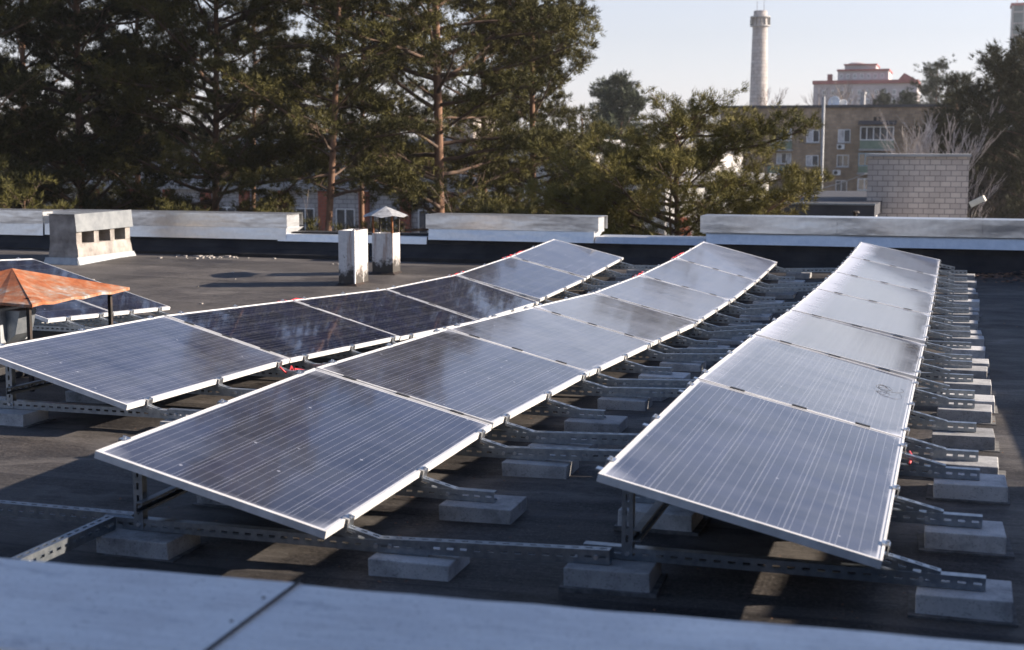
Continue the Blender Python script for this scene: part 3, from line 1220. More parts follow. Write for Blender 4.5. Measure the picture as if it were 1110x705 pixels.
tangle('right', 1, .84, .62, 22, .06, 'thin dark wire tangle lying low on the second right row panel', 1)
tangle('right', 2, .92, .70, 18, .05, 'thin dark wire coil lying on the third right row panel', 2)

# ------------------------------------------------------------------ rusty ventilation hood
hx, hy, hz = -6.15, 8.17, roof_z(-6.15, 8.17)
hood = empty('vent_hood', (hx, hy, hz), 'rusty orange sheet metal hood on thin legs over a galvanised duct', 'vent hood')
b = MB()
e0, ap, hs = .57 - hz, .742 - hz, .56
seg = 10
# four slopes, slightly sagging sheet
cor = [Vector((hs, -hs, e0)), Vector((hs, hs, e0)), Vector((-hs, hs, e0)), Vector((-hs, -hs, e0))]
apx = Vector((0, 0, ap))
for i in range(4):
    a, c = cor[i], cor[(i + 1) % 4]
    grid = []
    for p in range(seg + 1):
        rowv = []
        for q in range(seg + 1):
            f, gq = p / seg, q / seg
            v = apx.lerp(a.lerp(c, gq), f)
            v = v + Vector((0, 0, -.018 * math.sin(math.pi * f) * math.sin(math.pi * gq) + .006 * math.sin(q * 2.1 + i)*f))
            rowv.append(len(b.v))
            b.v.append(tuple(v))
        grid.append(rowv)
    for p in range(seg):
        for q in range(seg):
            b.f.append((grid[p][q], grid[p + 1][q], grid[p + 1][q + 1], grid[p][q + 1]))
    o2 = Vector((0, 0, -.018))
    for q in range(seg):
        s0, s1 = Vector(b.v[grid[seg][q]]), Vector(b.v[grid[seg][q + 1]])
        b.quad(s0 + o2, s1 + o2, s1, s0)
o = b.build('canopy', M['rust'], hood)
so = o.modifiers.new('thickness', 'SOLIDIFY')
so.thickness = .0025
for sx in (1, -1):
    for sy in (1, -1):
        b = MB()
        b.box(sx * .46 - .012, sx * .46 + .012, sy * .46 - .012, sy * .46 + .012, 0, e0 + .03)
        b.build('leg', M['dark_iron'], hood)
b = MB()
b.box(-.40, .02, -.42, .30, 0, .10)
b.build('duct_base', M['upstand'], hood, bevel=.01)
b = MB()
b.box(-.42, .22, -.44, -.12, .30, e0 - .05)
b.build('duct', M['sheet_pale'], hood, bevel=.008)
b = MB()
b.hexa([(.221, -.38, .30), (.29, -.38, .36), (.29, -.20, .36), (.221, -.20, .30),
        (.221, -.38, e0 - .07), (.33, -.38, e0 - .07), (.33, -.20, e0 - .07), (.221, -.20, e0 - .07)])
b.build('side_scoop', M['galv_dull'], hood)

# ------------------------------------------------------------------ rendered vent block with three openings
vz = roof_z(-12.2, 18)
vent = empty('roof_vent', (-12.47, 17.4, vz), 'cream rendered vent block with three square holes under a zinc cap', 'roof vent')
VX, VY, VH = .52, 1.40, .69
core = MB()
core.hexa([(-.01, -.01, -.06), (VX - .01, -.01, -.06), (VX - .01, VY + .02, -.06), (-.01, VY + .02, -.06),
           (.01, .01, .18), (VX - .03, .01, .18), (VX - .03, VY - .01, .18), (.01, VY - .01, .18)])
core.hexa([(.01, .01, .18), (VX - .03, .01, .18), (VX - .03, VY - .01, .18), (.01, VY - .01, .18),
           (.02, .02, .275), (VX - .055, .02, .275), (VX - .055, VY - .01, .275), (.02, VY - .02, .275)])
core.box(.02, VX - .36, .02, VY - .02, .275, .455)
ys = [.02, .15, .45, .57, .86, .97, 1.25, VY - .02]
for i in range(0, 8, 2):
    core.box(VX - .36, VX - .055 + .002 * i, ys[i], ys[i + 1], .275, .455)
core.box(.02, VX - .06, .02, VY - .02, .455, VH)
core.build('body', M['render_coat'], vent)
b = MB()
for i in range(1, 7, 2):
    b.box(VX - .358, VX - .34, ys[i] + .001, ys[i + 1] - .001, .277, .453)
b.build('hollow', M['hollow'], vent)
b = MB()
b.box(.0, VX - .046, .0, VY + .0, VH + .001, VH + .012)
b.hexa([(VX - .02, -.03, .45), (VX - .015, -.03, .45), (VX - .015, VY + .03, .457), (VX - .02, VY + .03, .457),
        (VX - .045, -.03, VH + .014), (VX - .039, -.03, VH + .014), (VX - .039, VY + .03, VH + .022), (VX - .045, VY + .03, VH + .022)])
b.build('zinc_cap', M['cap_zinc'], vent)
b = MB()
b.hexa([(VX + .03, -.05, -.05), (VX + .04, -.05, -.05), (VX + .04, VY + .06, -.05), (VX + .03, VY + .06, -.05),
        (VX - .025, -.03, .085), (VX - .015, -.03, .085), (VX - .015, VY + .03, .085), (VX - .025, VY + .03, .085)])
b.hexa([(-.06, -.07, -.05), (VX + .03, -.07, -.05), (VX + .03, -.06, -.05), (-.06, -.06, -.05),
        (-.03, -.03, .08), (VX - .025, -.03, .08), (VX - .025, -.02, .08), (-.03, -.02, .08)])
b.build('apron_flashing', M['sheet_pale'], vent)


# ------------------------------------------------------------------ two white stacks
def stack(px, py, wx, wy, h, lab, cap=False):
    # foot of the near right corner
    z = 0
    for _ in range(6):
        d = ray(px, py)
        s = (z - EYE) / d.z
        x, y = d.x * s, d.y * s
        z = roof_z(x, y)
    e = empty('vent_stack', (x - wx / 2, y + wy / 2, z), lab, 'vent stack', 'white stacks on the roof')
    b = MB()
    tl, k = .03, 9
    for i in range(k):
        z0, z1 = -.03 + (h + .03) * i / k, -.03 + (h + .03) * (i + 1) / k
        b2 = b
    # shaft with a hollow top
    b.box(-wx / 2, wx / 2, -wy / 2, -wy / 2 + tl, -.03, h)
    b.box(-wx / 2, wx / 2, wy / 2 - tl, wy / 2, -.03, h)
    b.box(-wx / 2, -wx / 2 + tl, -wy / 2 + tl, wy / 2 - tl, -.03, h - .001)
    b.box(wx / 2 - tl, wx / 2, -wy / 2 + tl, wy / 2 - tl, -.03, h - .001)
    b.box(-wx / 2 + tl, wx / 2 - tl, -wy / 2 + tl, wy / 2 - tl, -.03, h - .12)
    b.build('shaft', M['lime'], e)
    b = MB()
    b.hexa([(-wx / 2 - .07, -wy / 2 - .09, -.03), (wx / 2 + .09, -wy / 2 - .09, -.03), (wx / 2 + .09, wy / 2 + .06, -.03), (-wx / 2 - .07, wy / 2 + .06, -.03),
            (-wx / 2 - .004, -wy / 2 - .004, .03), (wx / 2 + .004, -wy / 2 - .004, .03), (wx / 2 + .004, wy / 2 + .004, .03), (-wx / 2 - .004, wy / 2 + .004, .03)])
    b.build('mortar_skirt', M['dark_iron'], e)
    if not cap:
        b = MB()
        for xx in (wx / 2 - .06, wx / 2 - .002):
            pass
        b.box(wx / 2 - .014, wx / 2 + .004, -wy / 2 - .004, -wy / 2 + .014, .03, h + .012)
        b.box(wx / 2 + .0005, wx / 2 + .004, wy / 2 - .16, wy / 2 - .15, .03, h)
        b.build('corner_strip', M['white_wall'], e)
    if cap:
        for (sx, sy, m_) in ((1, -1, 'rust_iron'), (1, 1, 'dark_iron'), (-1, -1, 'rust_iron'), (-1, 1, 'dark_iron')):
            b = MB()
            b.box(sx * (wx / 2 - .012) - .011, sx * (wx / 2 - .012) + .011, sy * (wy / 2 - .012) - .011, sy * (wy / 2 - .012) + .011, h - .1, h + .25)
            b.build('leg', M[m_], e)
        b = MB()
        r_, z0, z1 = .32, h + .22, h + .36
        n = 12
        for i in range(n):
            a = 2 * math.pi * i / n + .2
            rr = r_ * (1.0 if i % 2 else .93)
            b.v.append((rr * math.cos(a), rr * math.sin(a), z0 + (.0 if i % 2 else .022)))
        b.v.append((0, 0, z1))
        for i in range(n):
            b.f.append((i, (i + 1) % n, n))
        o = b.build('cap', M['cap_pale'], e)
        s_ = o.modifiers.new('thickness', 'SOLIDIFY')
        s_.thickness = .004
    return e


stack(385, 310.5, .225, .42, .705, 'white peeling square stack with blackened foot and no cap')
stack(426, 298.5, .30, .26, .555, 'white peeling stack with a pale metal rain cap on rusty legs', True)

# ------------------------------------------------------------------ debris on the roof
rr = random.Random(11)
b = MB()
for i in range(46):
    x, y = -11.35 + abs(rr.gauss(0, .7)), 19.15 - abs(rr.gauss(0, .22))
    s = rr.uniform(.006, .028) * (1.5 if i % 7 == 0 else 1)
    z = roof_z(x, y)
    p = [Vector((x + s * a + rr.uniform(-.3, .3) * s, y + s * c + rr.uniform(-.3, .3) * s, z + s * d * .7))
         for d in (-.2, 1) for a, c in ((-1, -1), (1, -1), (1, 1), (-1, 1))]
    b.hexa(p)
for i in range(9):
    x, y = rr.uniform(-12, -7), rr.uniform(12.5, 18.6)
    s = rr.uniform(.006, .018)
    z = roof_z(x, y)
    p = [Vector((x + s * a, y + s * c + rr.uniform(-.3, .3) * s, z + s * d * .7))
         for d in (-.2, 1) for a, c in ((-1, -1), (1, -1), (1, 1), (-1, 1))]
    b.hexa(p)
tag(b.build('rubble', M['rubble']), 'scattered mortar rubble crumbs on the roof beside the vent block', 'rubble', kind='stuff')
b = MB()
for i in range(900):
    x, y = 1.2 + rr.gauss(0, .75), YP - .35 - abs(rr.gauss(0, .5))
    if x < .1 or x > 1.85:
        continue
    s = rr.uniform(.012, .04)
    hump = .10 * math.exp(-((x - 1.2) / .5) ** 2) * math.exp(-((y - 19.1) / .35) ** 2)
    z = roof_z(x, y) + .012 + rr.uniform(0, 1) * hump
    a = rr.uniform(0, 6.3)
    u = Vector((math.cos(a), math.sin(a), rr.uniform(-.3, .3))) * s
    v = Vector((-math.sin(a), math.cos(a), rr.uniform(-.3, .3))) * s * .6
    c = Vector((x, y, z))
    b.quad(c - u, c + v, c + u, c - v)
for i in range(700):
    x, y = rr.choice((rr.uniform(-3.4, .6), rr.uniform(-8, .8))), rr.choice((rr.uniform(3.8, 6.5), rr.uniform(6, 17)))
    s = rr.uniform(.003, .012)
    c = Vector((x, y, roof_z(x, y) + .006))
    a = rr.uniform(0, 6.3)
    u = Vector((math.cos(a), math.sin(a), rr.uniform(-.3, .3))) * s
    v = Vector((-math.sin(a), math.cos(a), rr.uniform(-.3, .3))) * s * .6
    b.quad(c - u, c + v, c + u, c - v)
tag(b.build('leaf_litter', M['litter']), 'brown dry leaf litter gathered against the far wall and strewn on the roof', 'leaves', kind='stuff')
stray('bent_twig', [(1.15, 19.0, .05), (1.45, 19.05, .16), (1.65, 19.1, .27), (1.78, 19.12, .3)], .006, M['bare_bark'],
      'pale bent twig sticking out of the leaf litter by the far wall', 'twig')

# floodlight behind the right parapet
p = at(1062, 221, 20.4)
fl = empty('floodlight', (p.x, p.y, 0), 'beige floodlight head on a short pole behind the right parapet', 'floodlight')
b = MB()
b.tube([(-.11, .0, .1), (-.11, 0, p.z - .12), (-.07, 0, p.z - .04)], .012, 8)
b.build('pole', M['dark_iron'], fl)
b = MB()
u = Vector((.88, -.1, .46)).normalized()
v = Vector((.1, .99, 0)).normalized()
v = (v - u * v.dot(u)).normalized()
w = u.cross(v)
b.obox(Vector((-.11, -.08, p.z - .055)), u, v, w, .21, .16, .085)
b.build('lamp_head', M['beige'], fl, bevel=.012)
b = MB()
b.obox(Vector((-.11, -.07, p.z - .055)) - w * .004 + u * .02, u, v, w, .17, .14, .004)
b.build('lens', M['window'], fl)

# ================================================================== beyond the roof
def ground_at(px, Y):
    p = at(px, 163, Y)
    return Vector((p.x, Y, GZ))


def zpx(py, px, Y):
    return at(px, py, Y).z


# ------------------------------------------------------------------ trees
def tuft_mesh(name, centres, dirs, m, n=16, length=.11, width=.016, spread=.9, seed=0):
    """needle sprays: n thin triangles fanning from every centre"""
    rg = np.random.default_rng(seed)
    C = np.repeat(np.asarray(centres, float), n, axis=0)
    D = np.repeat(np.asarray(dirs, float), n, axis=0)
    k = len(C)
    D = D + rg.normal(0, spread, (k, 3))
    D /= np.linalg.norm(D, axis=1, keepdims=True) + 1e-9
    L = length * rg.uniform(.6, 1.25, (k, 1))
    S_ = np.cross(D, rg.normal(0, 1, (k, 3)))
    S_ /= np.linalg.norm(S_, axis=1, keepdims=True) + 1e-9
    Wd = width * rg.uniform(.7, 1.3, (k, 1))
    C = C + rg.normal(0, length * .25, (k, 3))
    V = np.empty((k, 3, 3))
    V[:, 0] = C - S_ * Wd * .5
    V[:, 1] = C + S_ * Wd * .5
    V[:, 2] = C + D * L
    me = bpy.data.meshes.new(name)
    me.vertices.add(k * 3)
    me.vertices.foreach_set('co', V.ravel().astype(np.float32))
    me.loops.add(k * 3)
    me.loops.foreach_set('vertex_index', np.arange(k * 3, dtype=np.int32))
    me.polygons.add(k)
    me.polygons.foreach_set('loop_start', np.arange(0, k * 3, 3, dtype=np.int32))
    me.update(calc_edges=True)
    me.materials.append(m)
    return me


def link_obj(name, me, parent):
    o = bpy.data.objects.new(name, me)
    COL.objects.link(o)
    o.parent = parent
    return o


def pine(base, H, cb, R_, seed, lab, leanx=0., leany=0., nl=60, dens=1., needle='needle', r0=.17, top=.35,
         tw=.020, tl=.14, nn=17, group='pines beyond the roof', curve=0., extra=(), droop=0., flat=1., puff=.5, clump=.12, twig_step=.17):
    rg = random.Random(seed)
    e = empty('pine_tree', base, lab, 'tree', group)
    tr = MB()
    K = 12
    spine = []
    for i in range(K + 1):
        f = i / K
        x = leanx * f * H + curve * math.sin(f * math.pi * .9) + .12 * math.sin(f * 5 + seed)
        y = leany * f * H + .12 * math.cos(f * 4 + seed)
        spine.append(Vector((x, y, f * H)))
    rad = [r0 * (1 - .86 * (i / K) ** 1.15) + .01 for i in range(K + 1)]
    tr.tube(spine, rad, 8, cap=False)

    def sp(z):
        f = min(max(z / H, 0), 1) * K
        i = min(int(f), K - 1)
        return spine[i].lerp(spine[i + 1], f - i)
    cen, dr = [], []
    br = MB()
    az = rg.uniform(0, 6)
    limbs = []
    for i in range(nl):
        f = (i + rg.uniform(-.4, .4)) / nl
        f = min(max(f, 0), .985)
        az += 2.4 + rg.uniform(-.5, .5)
        prof = (1 - f) ** .62 * (.55 + .45 * min(1, f * 4 + .35)) + top * .25
        limbs.append((cb + (H - cb) * f, az, R_ * prof * rg.uniform(.55, 1.15), f))
    for (z, a, L, el) in extra:
        limbs.append((z, a, L, None))
    for (z, a, L, f) in limbs:
        el = R((rg.uniform(-6, 22) + 34 * (f or 0)) * flat - droop) if f is not None else R(8)
        p = sp(z)
        pts = [p]
        nseg = 6
        aa, ee = a, el
        for s in range(nseg):
            aa += rg.uniform(-.28, .28)
            ee += rg.uniform(-.16, .20)
            p = p + Vector((math.cos(aa) * math.cos(ee), math.sin(aa) * math.cos(ee), math.sin(ee))) * (L / nseg)
            pts.append(p)
        lr = max(.012, .018 * L)
        br.tube(pts, [lr * (1 - .8 * s / nseg) for s in range(nseg + 1)], 5, cap=False)
        ntw = max(4, int(L / twig_step))
        for q in range(ntw):
            s = .22 + .78 * (q + rg.uniform(0, 1)) / ntw
            s = min(s, .999)
            i0 = min(int(s * nseg), nseg - 1)
            o = pts[i0].lerp(pts[i0 + 1], s * nseg - i0)
            along = (pts[i0 + 1] - pts[i0]).normalized()
            side = along.cross(Vector((0, 0, 1)))
            if side.length < .1:
                side = Vector((1, 0, 0))
            side.normalize()
            sg = 1 if q % 2 else -1
            d = (along * rg.uniform(.5, 1.1) + side * sg * rg.uniform(.3, 1.0) + Vector((0, 0, rg.uniform(-.15, .5)))).normalized()
            l2 = L * rg.uniform(.18, .36) * (1.15 - .6 * s) + .16
            end = o + d * l2
            if l2 > .25:
                br.tube([o, o.lerp(end, .5) + Vector((0, 0, .02)), end], [.009, .006, .003], 3, cap=False)
            # needle balls at the twig end and on one or two side shoots
            nb = 1 + (l2 > .35) + (l2 > .6 and rg.random() < .7)
            per = max(3, int(3.5 * dens))
            for w in range(nb):
                ff = 1. if w == 0 else rg.uniform(.45, .8)
                off = Vector((rg.gauss(0, 1), rg.gauss(0, 1), rg.gauss(.5, .6))) * (0 if w == 0 else clump * 1.2)
                c0 = o + d * l2 * ff + off
                cs = clump * rg.uniform(.6, 1.25)
                for _ in range(per):
                    v = Vector((rg.gauss(0, 1), rg.gauss(0, 1), rg.gauss(0, .75))) * cs * .62
                    cen.append((c0.x + v.x, c0.y + v.y, c0.z + v.z))
                    dd = v.normalized() * .9 + d * .5 + Vector((0, 0, .35))
                    dr.append((dd.x, dd.y, dd.z))
    tr.build('trunk', M['bark'], e, smooth=True)
    br.build('branches', M['branch'], e, smooth=True)
    link_obj('crown', tuft_mesh('crown', cen, dr, M[needle], nn, tl, tw, .55, seed), e)
    return e


PINES = [
    # px, Y, H, crown base, radius, seed, label, options
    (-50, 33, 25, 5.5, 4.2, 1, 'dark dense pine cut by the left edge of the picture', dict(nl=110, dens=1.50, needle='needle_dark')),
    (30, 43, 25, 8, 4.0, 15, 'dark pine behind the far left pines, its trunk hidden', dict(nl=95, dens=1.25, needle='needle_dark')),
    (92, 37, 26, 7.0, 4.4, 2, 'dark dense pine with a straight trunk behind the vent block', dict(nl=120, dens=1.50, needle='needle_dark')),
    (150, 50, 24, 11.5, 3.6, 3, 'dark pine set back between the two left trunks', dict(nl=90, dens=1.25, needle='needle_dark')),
    (226, 38, 24, 10.0, 4.3, 4, 'pine with a straight orange trunk left of the white stacks', dict(nl=105, dens=1.38, leanx=.012, r0=.15)),
    (322, 36, 23, 11.2, 3.2, 5, 'thin crowned pine whose orange trunk leans to the right', dict(nl=66, dens=1.25, leanx=.075, r0=.14)),
    (474, 39, 31, 10.2, 4.5, 6, 'tall pine with a bright orange trunk behind the rain capped stack', dict(nl=125, dens=1.38, leanx=-.006, r0=.18)),
    (574, 43, 24.5, 6.5, 2.7, 7, 'slim tall pine at the right end of the tall pines', dict(nl=130, dens=1.56, leanx=.012, r0=.14, top=.6)),
    (528, 50, 27, 9.5, 3.5, 8, 'pine set back between the two tall trunks', dict(nl=90, dens=1.25, r0=.14)),
    (395, 52, 26, 11, 3.6, 9, 'pine set back left of the tall orange trunk', dict(nl=84, dens=1.25, r0=.13)),
    (275, 58, 25, 11, 3.6, 16, 'pine standing far back near the middle of the long pale building', dict(nl=80, dens=1.25, r0=.13)),
    (628, 47, 13.6, 6, 3.0, 10, 'lower loose pine beyond the middle raised parapet', dict(nl=60, dens=1.38, r0=.11)),
]
for (px, Y, H, cb, R_, sd_, lab, kw) in PINES:
    pine(ground_at(px, Y), H, cb, R_, sd_, lab, **kw)

# the low spreading pine in front of the apartment block
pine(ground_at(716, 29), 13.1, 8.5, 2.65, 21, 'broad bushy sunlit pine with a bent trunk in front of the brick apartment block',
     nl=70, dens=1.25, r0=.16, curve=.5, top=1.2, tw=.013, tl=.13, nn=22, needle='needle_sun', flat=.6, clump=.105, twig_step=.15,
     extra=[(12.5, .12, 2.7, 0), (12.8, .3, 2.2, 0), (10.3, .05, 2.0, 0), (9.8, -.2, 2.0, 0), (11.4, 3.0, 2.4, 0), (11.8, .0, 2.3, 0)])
# young pines just past the parapet
for (px, Y, H, R_, sd_, lab) in ((690, 24, 10.2, 1.6, 31, 'young yellow green pine right behind the low stretch of parapet'),
                                 (640, 26, 10.2, 1.4, 32, 'small young pine right of the middle raised parapet section'),
                                 (20, 27, 11.4, 2.0, 33, 'low dark young pine behind the far left parapet'),
                                 (180, 28, 10.9, 1.8, 34, 'low young pine behind the parapet right of the vent block'),
                                 (288, 28, 10.7, 1.9, 35, 'low green young pine behind the end of the left raised parapet'),
                                 (540, 30, 10.9, 1.9, 36, 'low young pine behind the middle raised parapet section')):
    pine(ground_at(px, Y), H, 7.4, R_, sd_, lab, nl=46, dens=1.2, r0=.06, top=.8, tw=.014, tl=.12, nn=20, clump=.09, group='young pines behind the parapet',
         needle='needle_sun' if 600 < px else 'needle')

# far pines on the right
for (px, Y, H, cb, R_, sd_, lab) in ((1078, 92, 18.2, 3, 6.0, 41, 'dark pine at the right edge behind the brick roof house'),
                                     (1112, 88, 18.6, 3, 6.2, 42, 'dark pine cut by the right edge of the picture'),
                                     (1036, 112, 17.8, 3, 4.6, 43, 'dark pine between the birches and the right edge'),
                                     (1014, 176, 22.6, 8, 5.6, 44, 'irregular pine rising above the apartment roof at its right end'),
                                     (982, 180, 19.2, 8, 4.2, 45, 'low pine just above the apartment roof'),
                                     (955, 185, 19.0, 8, 4.0, 46, 'low dark pine in front of the red roofed block')):
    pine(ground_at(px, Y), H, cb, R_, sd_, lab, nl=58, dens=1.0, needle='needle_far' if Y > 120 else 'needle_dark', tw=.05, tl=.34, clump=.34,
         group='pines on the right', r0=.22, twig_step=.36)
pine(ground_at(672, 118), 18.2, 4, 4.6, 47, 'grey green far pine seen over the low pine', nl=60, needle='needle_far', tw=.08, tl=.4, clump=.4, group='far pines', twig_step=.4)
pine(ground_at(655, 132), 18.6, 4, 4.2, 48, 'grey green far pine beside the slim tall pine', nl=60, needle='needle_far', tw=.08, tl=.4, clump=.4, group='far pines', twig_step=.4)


# bare trees
def bare(base, H, seed, lab, m, spread=.5, depth=5, r0=.12, group='bare trees', name='bare_tree', fork=3, cat='tree', rmin=.004):
    rg = random.Random(seed)
    e = empty(name, base, lab, cat, group)
    tr, br = MB(), MB()

    def grow(p, d, L, r, lev):
        pts, rr_ = [p], [r]
        for i in range(4):
            wd = .025 if lev == 0 else .11
            d = (d + Vector((rg.gauss(0, wd), rg.gauss(0, wd), rg.gauss(.03, .05)))).normalized()
            p = p + d * L / 4
            pts.append(p)
            rr_.append(max(rmin * (1.8 if lev < 2 else 1.1 if lev < 4 else .6), r * (1 - .13 * (i + 1))))
        (tr if lev == 0 else br).tube(pts, rr_, 6 if lev < 2 else 3, cap=False)
        if lev >= depth:
            return
        for k in range(fork if lev else fork + 3):
            s = rg.uniform(.35, 1) if lev else rg.uniform(.3, 1)
            q = pts[min(4, int(s * 4) + (0 if s < 1 else 0))]
            ax = Vector((rg.gauss(0, 1), rg.gauss(0, 1), rg.gauss(0, .4))).normalized()
            nd = (d + ax * spread * rg.uniform(.7, 1.3) + Vector((0, 0, .12))).normalized()
            grow(q, nd, L * rg.uniform(.5, .72), r * rg.uniform(.4, .55), lev + 1)
    grow(Vector((0, 0, 0)), Vector((0, 0, 1)), H * .5, r0, 0)
    k = H / max(v[2] for v in tr.v + br.v)
    for q in (tr, br):
        q.v = [(x * k, y * k, z * k) for x, y, z in q.v]
    tr.build('trunk', m, e, smooth=True)
    br.build('branches', m, e)
    return e


bare(ground_at(1006, 84), 15.6, 51, 'bare white birch right above the middle of the brick roof house', M['birch_bark'], .27, 5, .10, rmin=.013, fork=4)
bare(ground_at(982, 88), 15.0, 52, 'bare birch above the left part of the brick roof house', M['birch_bark'], .29, 5, .09, rmin=.013, fork=4)
bare(ground_at(1062, 84), 12.0, 53, 'bare brownish tree beside the right edge of the brick roof house', M['twig_dark'], .5, 5, .07, rmin=.010)
bare(ground_at(1050, 86), 12.4, 54, 'bare thin tree just behind the right corner of the brick roof house', M['twig_dark'], .5, 5, .07, rmin=.010)
for i, (px, Y, H, lab) in enumerate(((905, 260, 24.5, 'bare tree left in front of the red roofed block'), (925, 255, 25.5, 'bare tree in the middle in front of the red roofed block'),
                                     (942, 258, 25, 'bare tree right in front of the red roofed block'), (838, 240, 23.5, 'bare tree top just right of the round chimney'))):
    bare(ground_at(px, Y), H, 60 + i, lab, M['bare_bark'], .5, 5, .22, rmin=.03)
for i, (px, Y, H, lab) in enumerate(((362, 26, 11.2, 'bare shrub behind the uncapped white stack'), (408, 28, 11.4, 'bare shrub behind the rain cap'),
                                     (452, 27, 11.2, 'bare shrub left of the middle raised parapet'), (505, 32, 11.8, 'bare shrub behind the middle raised parapet'),
                                     (610, 30, 11.3, 'bare shrub at the right end of the middle raised parapet'), (735, 25, 11.0, 'dry reddish shrub left of the long right raised parapet'),
                                     (330, 30, 11.6, 'bare shrub at the right end of the left raised parapet'))):
    bare(ground_at(px, Y), H, 80 + i, lab, M['bare_bark'], .6, 5, .06, 'bare shrubs behind the parapet', 'bare_shrub', 3, 'shrub')

# the distant wood: nobody can count it
rg = np.random.default_rng(5)
cen, dr = [], []
for i in range(150):
    Y = rg.uniform(95, 230)
    px = rg.uniform(-120, 760)
    b0 = ground_at(px, Y)
    H = rg.uniform(10.5, 15.5)
    k = 260
    f = rg.uniform(.15, 1, k)
    rad = 3.6 * (1 - f) ** .7 * rg.uniform(.2, 1, k) + .3
    a = rg.uniform(0, 6.28, k)
    cen.append(np.stack([b0.x + rad * np.cos(a), b0.y + rad * np.sin(a), GZ + H * f + rg.normal(0, .3, k)], 1))
    dr.append(np.stack([np.cos(a), np.sin(a), np.full(k, .5)], 1))
for i in range(60):
    Y = rg.uniform(105, 135)
    px = rg.uniform(1066, 1200)
    b0 = ground_at(px, Y)
    H = rg.uniform(11, 14.5)
    k = 260
    f = rg.uniform(.1, 1, k)
    rad = 3.2 * (1 - f) ** .7 * rg.uniform(.2, 1, k) + .3
    a = rg.uniform(0, 6.28, k)
    cen.append(np.stack([b0.x + rad * np.cos(a), b0.y + rad * np.sin(a), GZ + H * f + rg.normal(0, .3, k)], 1))
    dr.append(np.stack([np.cos(a), np.sin(a), np.full(k, .5)], 1))
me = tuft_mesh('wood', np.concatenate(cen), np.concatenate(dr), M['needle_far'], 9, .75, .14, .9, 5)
o = bpy.data.objects.new('wood', me)
COL.objects.link(o)
tag(o, 'far grey green wood seen between the near pines', 'wood', kind='stuff')


# ------------------------------------------------------------------ buildings
def window_part(parent, X0, X1, Z0, Z1, Y, frame='white_frame', glass='window', mull=1, depth=.018, cw=.075):
    """frame set into the wall face at Y (local), pane as its own sub-part"""
    b = MB()
    b.box(X0, X1, Y - .03, Y + depth, Z0, Z0 + cw)
    b.box(X0, X1, Y - .03, Y + depth, Z1 - cw, Z1)
    b.box(X0, X0 + cw, Y - .03, Y + depth, Z0 + cw, Z1 - cw)
    b.box(X1 - cw, X1, Y - .03, Y + depth, Z0 + cw, Z1 - cw)
    for i in range(mull):
        xm = X0 + (X1 - X0) * (i + 1) / (mull + 1)
        b.box(xm - cw / 2, xm + cw / 2, Y - .025, Y + depth - .01, Z0 + cw, Z1 - cw)
    f = b.build('window', M[frame], parent)
    # every second light has a curtain drawn behind it, the others are dark
    xs = [X0 + cw + (X1 - X0 - 2 * cw) * i / (mull + 1) for i in range(mull + 2)]
    for i in range(mull + 1):
        b = MB()
        b.box(xs[i] + .001, xs[i + 1] - .001, Y - .016, Y - .004, Z0 + cw, Z1 - cw)
        b.build('pane', M['window' if (i % 2 or glass == 'window') else 'curtain'], f)
    return f


# brick apartment block
AY = 150.0
def ax(px): return at(px, 160, AY).x
def azz(py): return at(900, py, AY).z
A0 = ax(780)
apt = empty('apartment_building', (A0, AY, GZ), 'tan brick apartment block with green balconies and two roof dishes', 'building')
AW = ax(1040) - A0
AH = azz(117) - GZ
b = MB()
b.box(0, AW, 0, 12, 0, AH)
b.build('wall', M['apt_brick'], apt)
b = MB()
b.box(-.25, AW + .25, -.25, 12.2, AH + .003, AH + .28)
b.build('roof', M['dark_roof'], apt)


def AP(px): return ax(px) - A0
def AZ_(py): return azz(py) - GZ
for (x0, x1, y0, y1, gl, mu) in (
        (842, 858, 139, 153, 'curtain', 2), (874, 888, 141, 154.5, 'curtain', 1), (908, 921.5, 140.5, 154.5, 'curtain', 1),
        (842, 858, 166, 178, 'curtain', 2), (874, 887.5, 168.5, 180, 'curtain', 1), (907.5, 920.5, 168, 181, 'window', 1),
        (874, 886.5, 196, 208.5, 'window', 1), (907, 919.5, 195.5, 208, 'window', 1), (930.5, 940, 195, 208, 'curtain', 1),
        (805, 813.5, 156, 165, 'window', 1), (805, 813.5, 184, 193, 'window', 1),
        (874, 886.5, 223, 236, 'window', 1), (907, 919.5, 223, 236, 'window', 1), (1002, 1014, 140, 154, 'curtain', 1), (1002, 1014, 168, 181, 'window', 1)):
    window_part(apt, AP(x0), AP(x1), AZ_(y1), AZ_(y0), -.02, glass=gl, mull=mu)
    bs_ = MB()
    bs_.box(AP(x0) - .1, AP(x1) + .1, -.2, -.051, AZ_(y1) - .1, AZ_(y1) - .01)
    bs_.build('sill', M['concrete_grey'], apt)
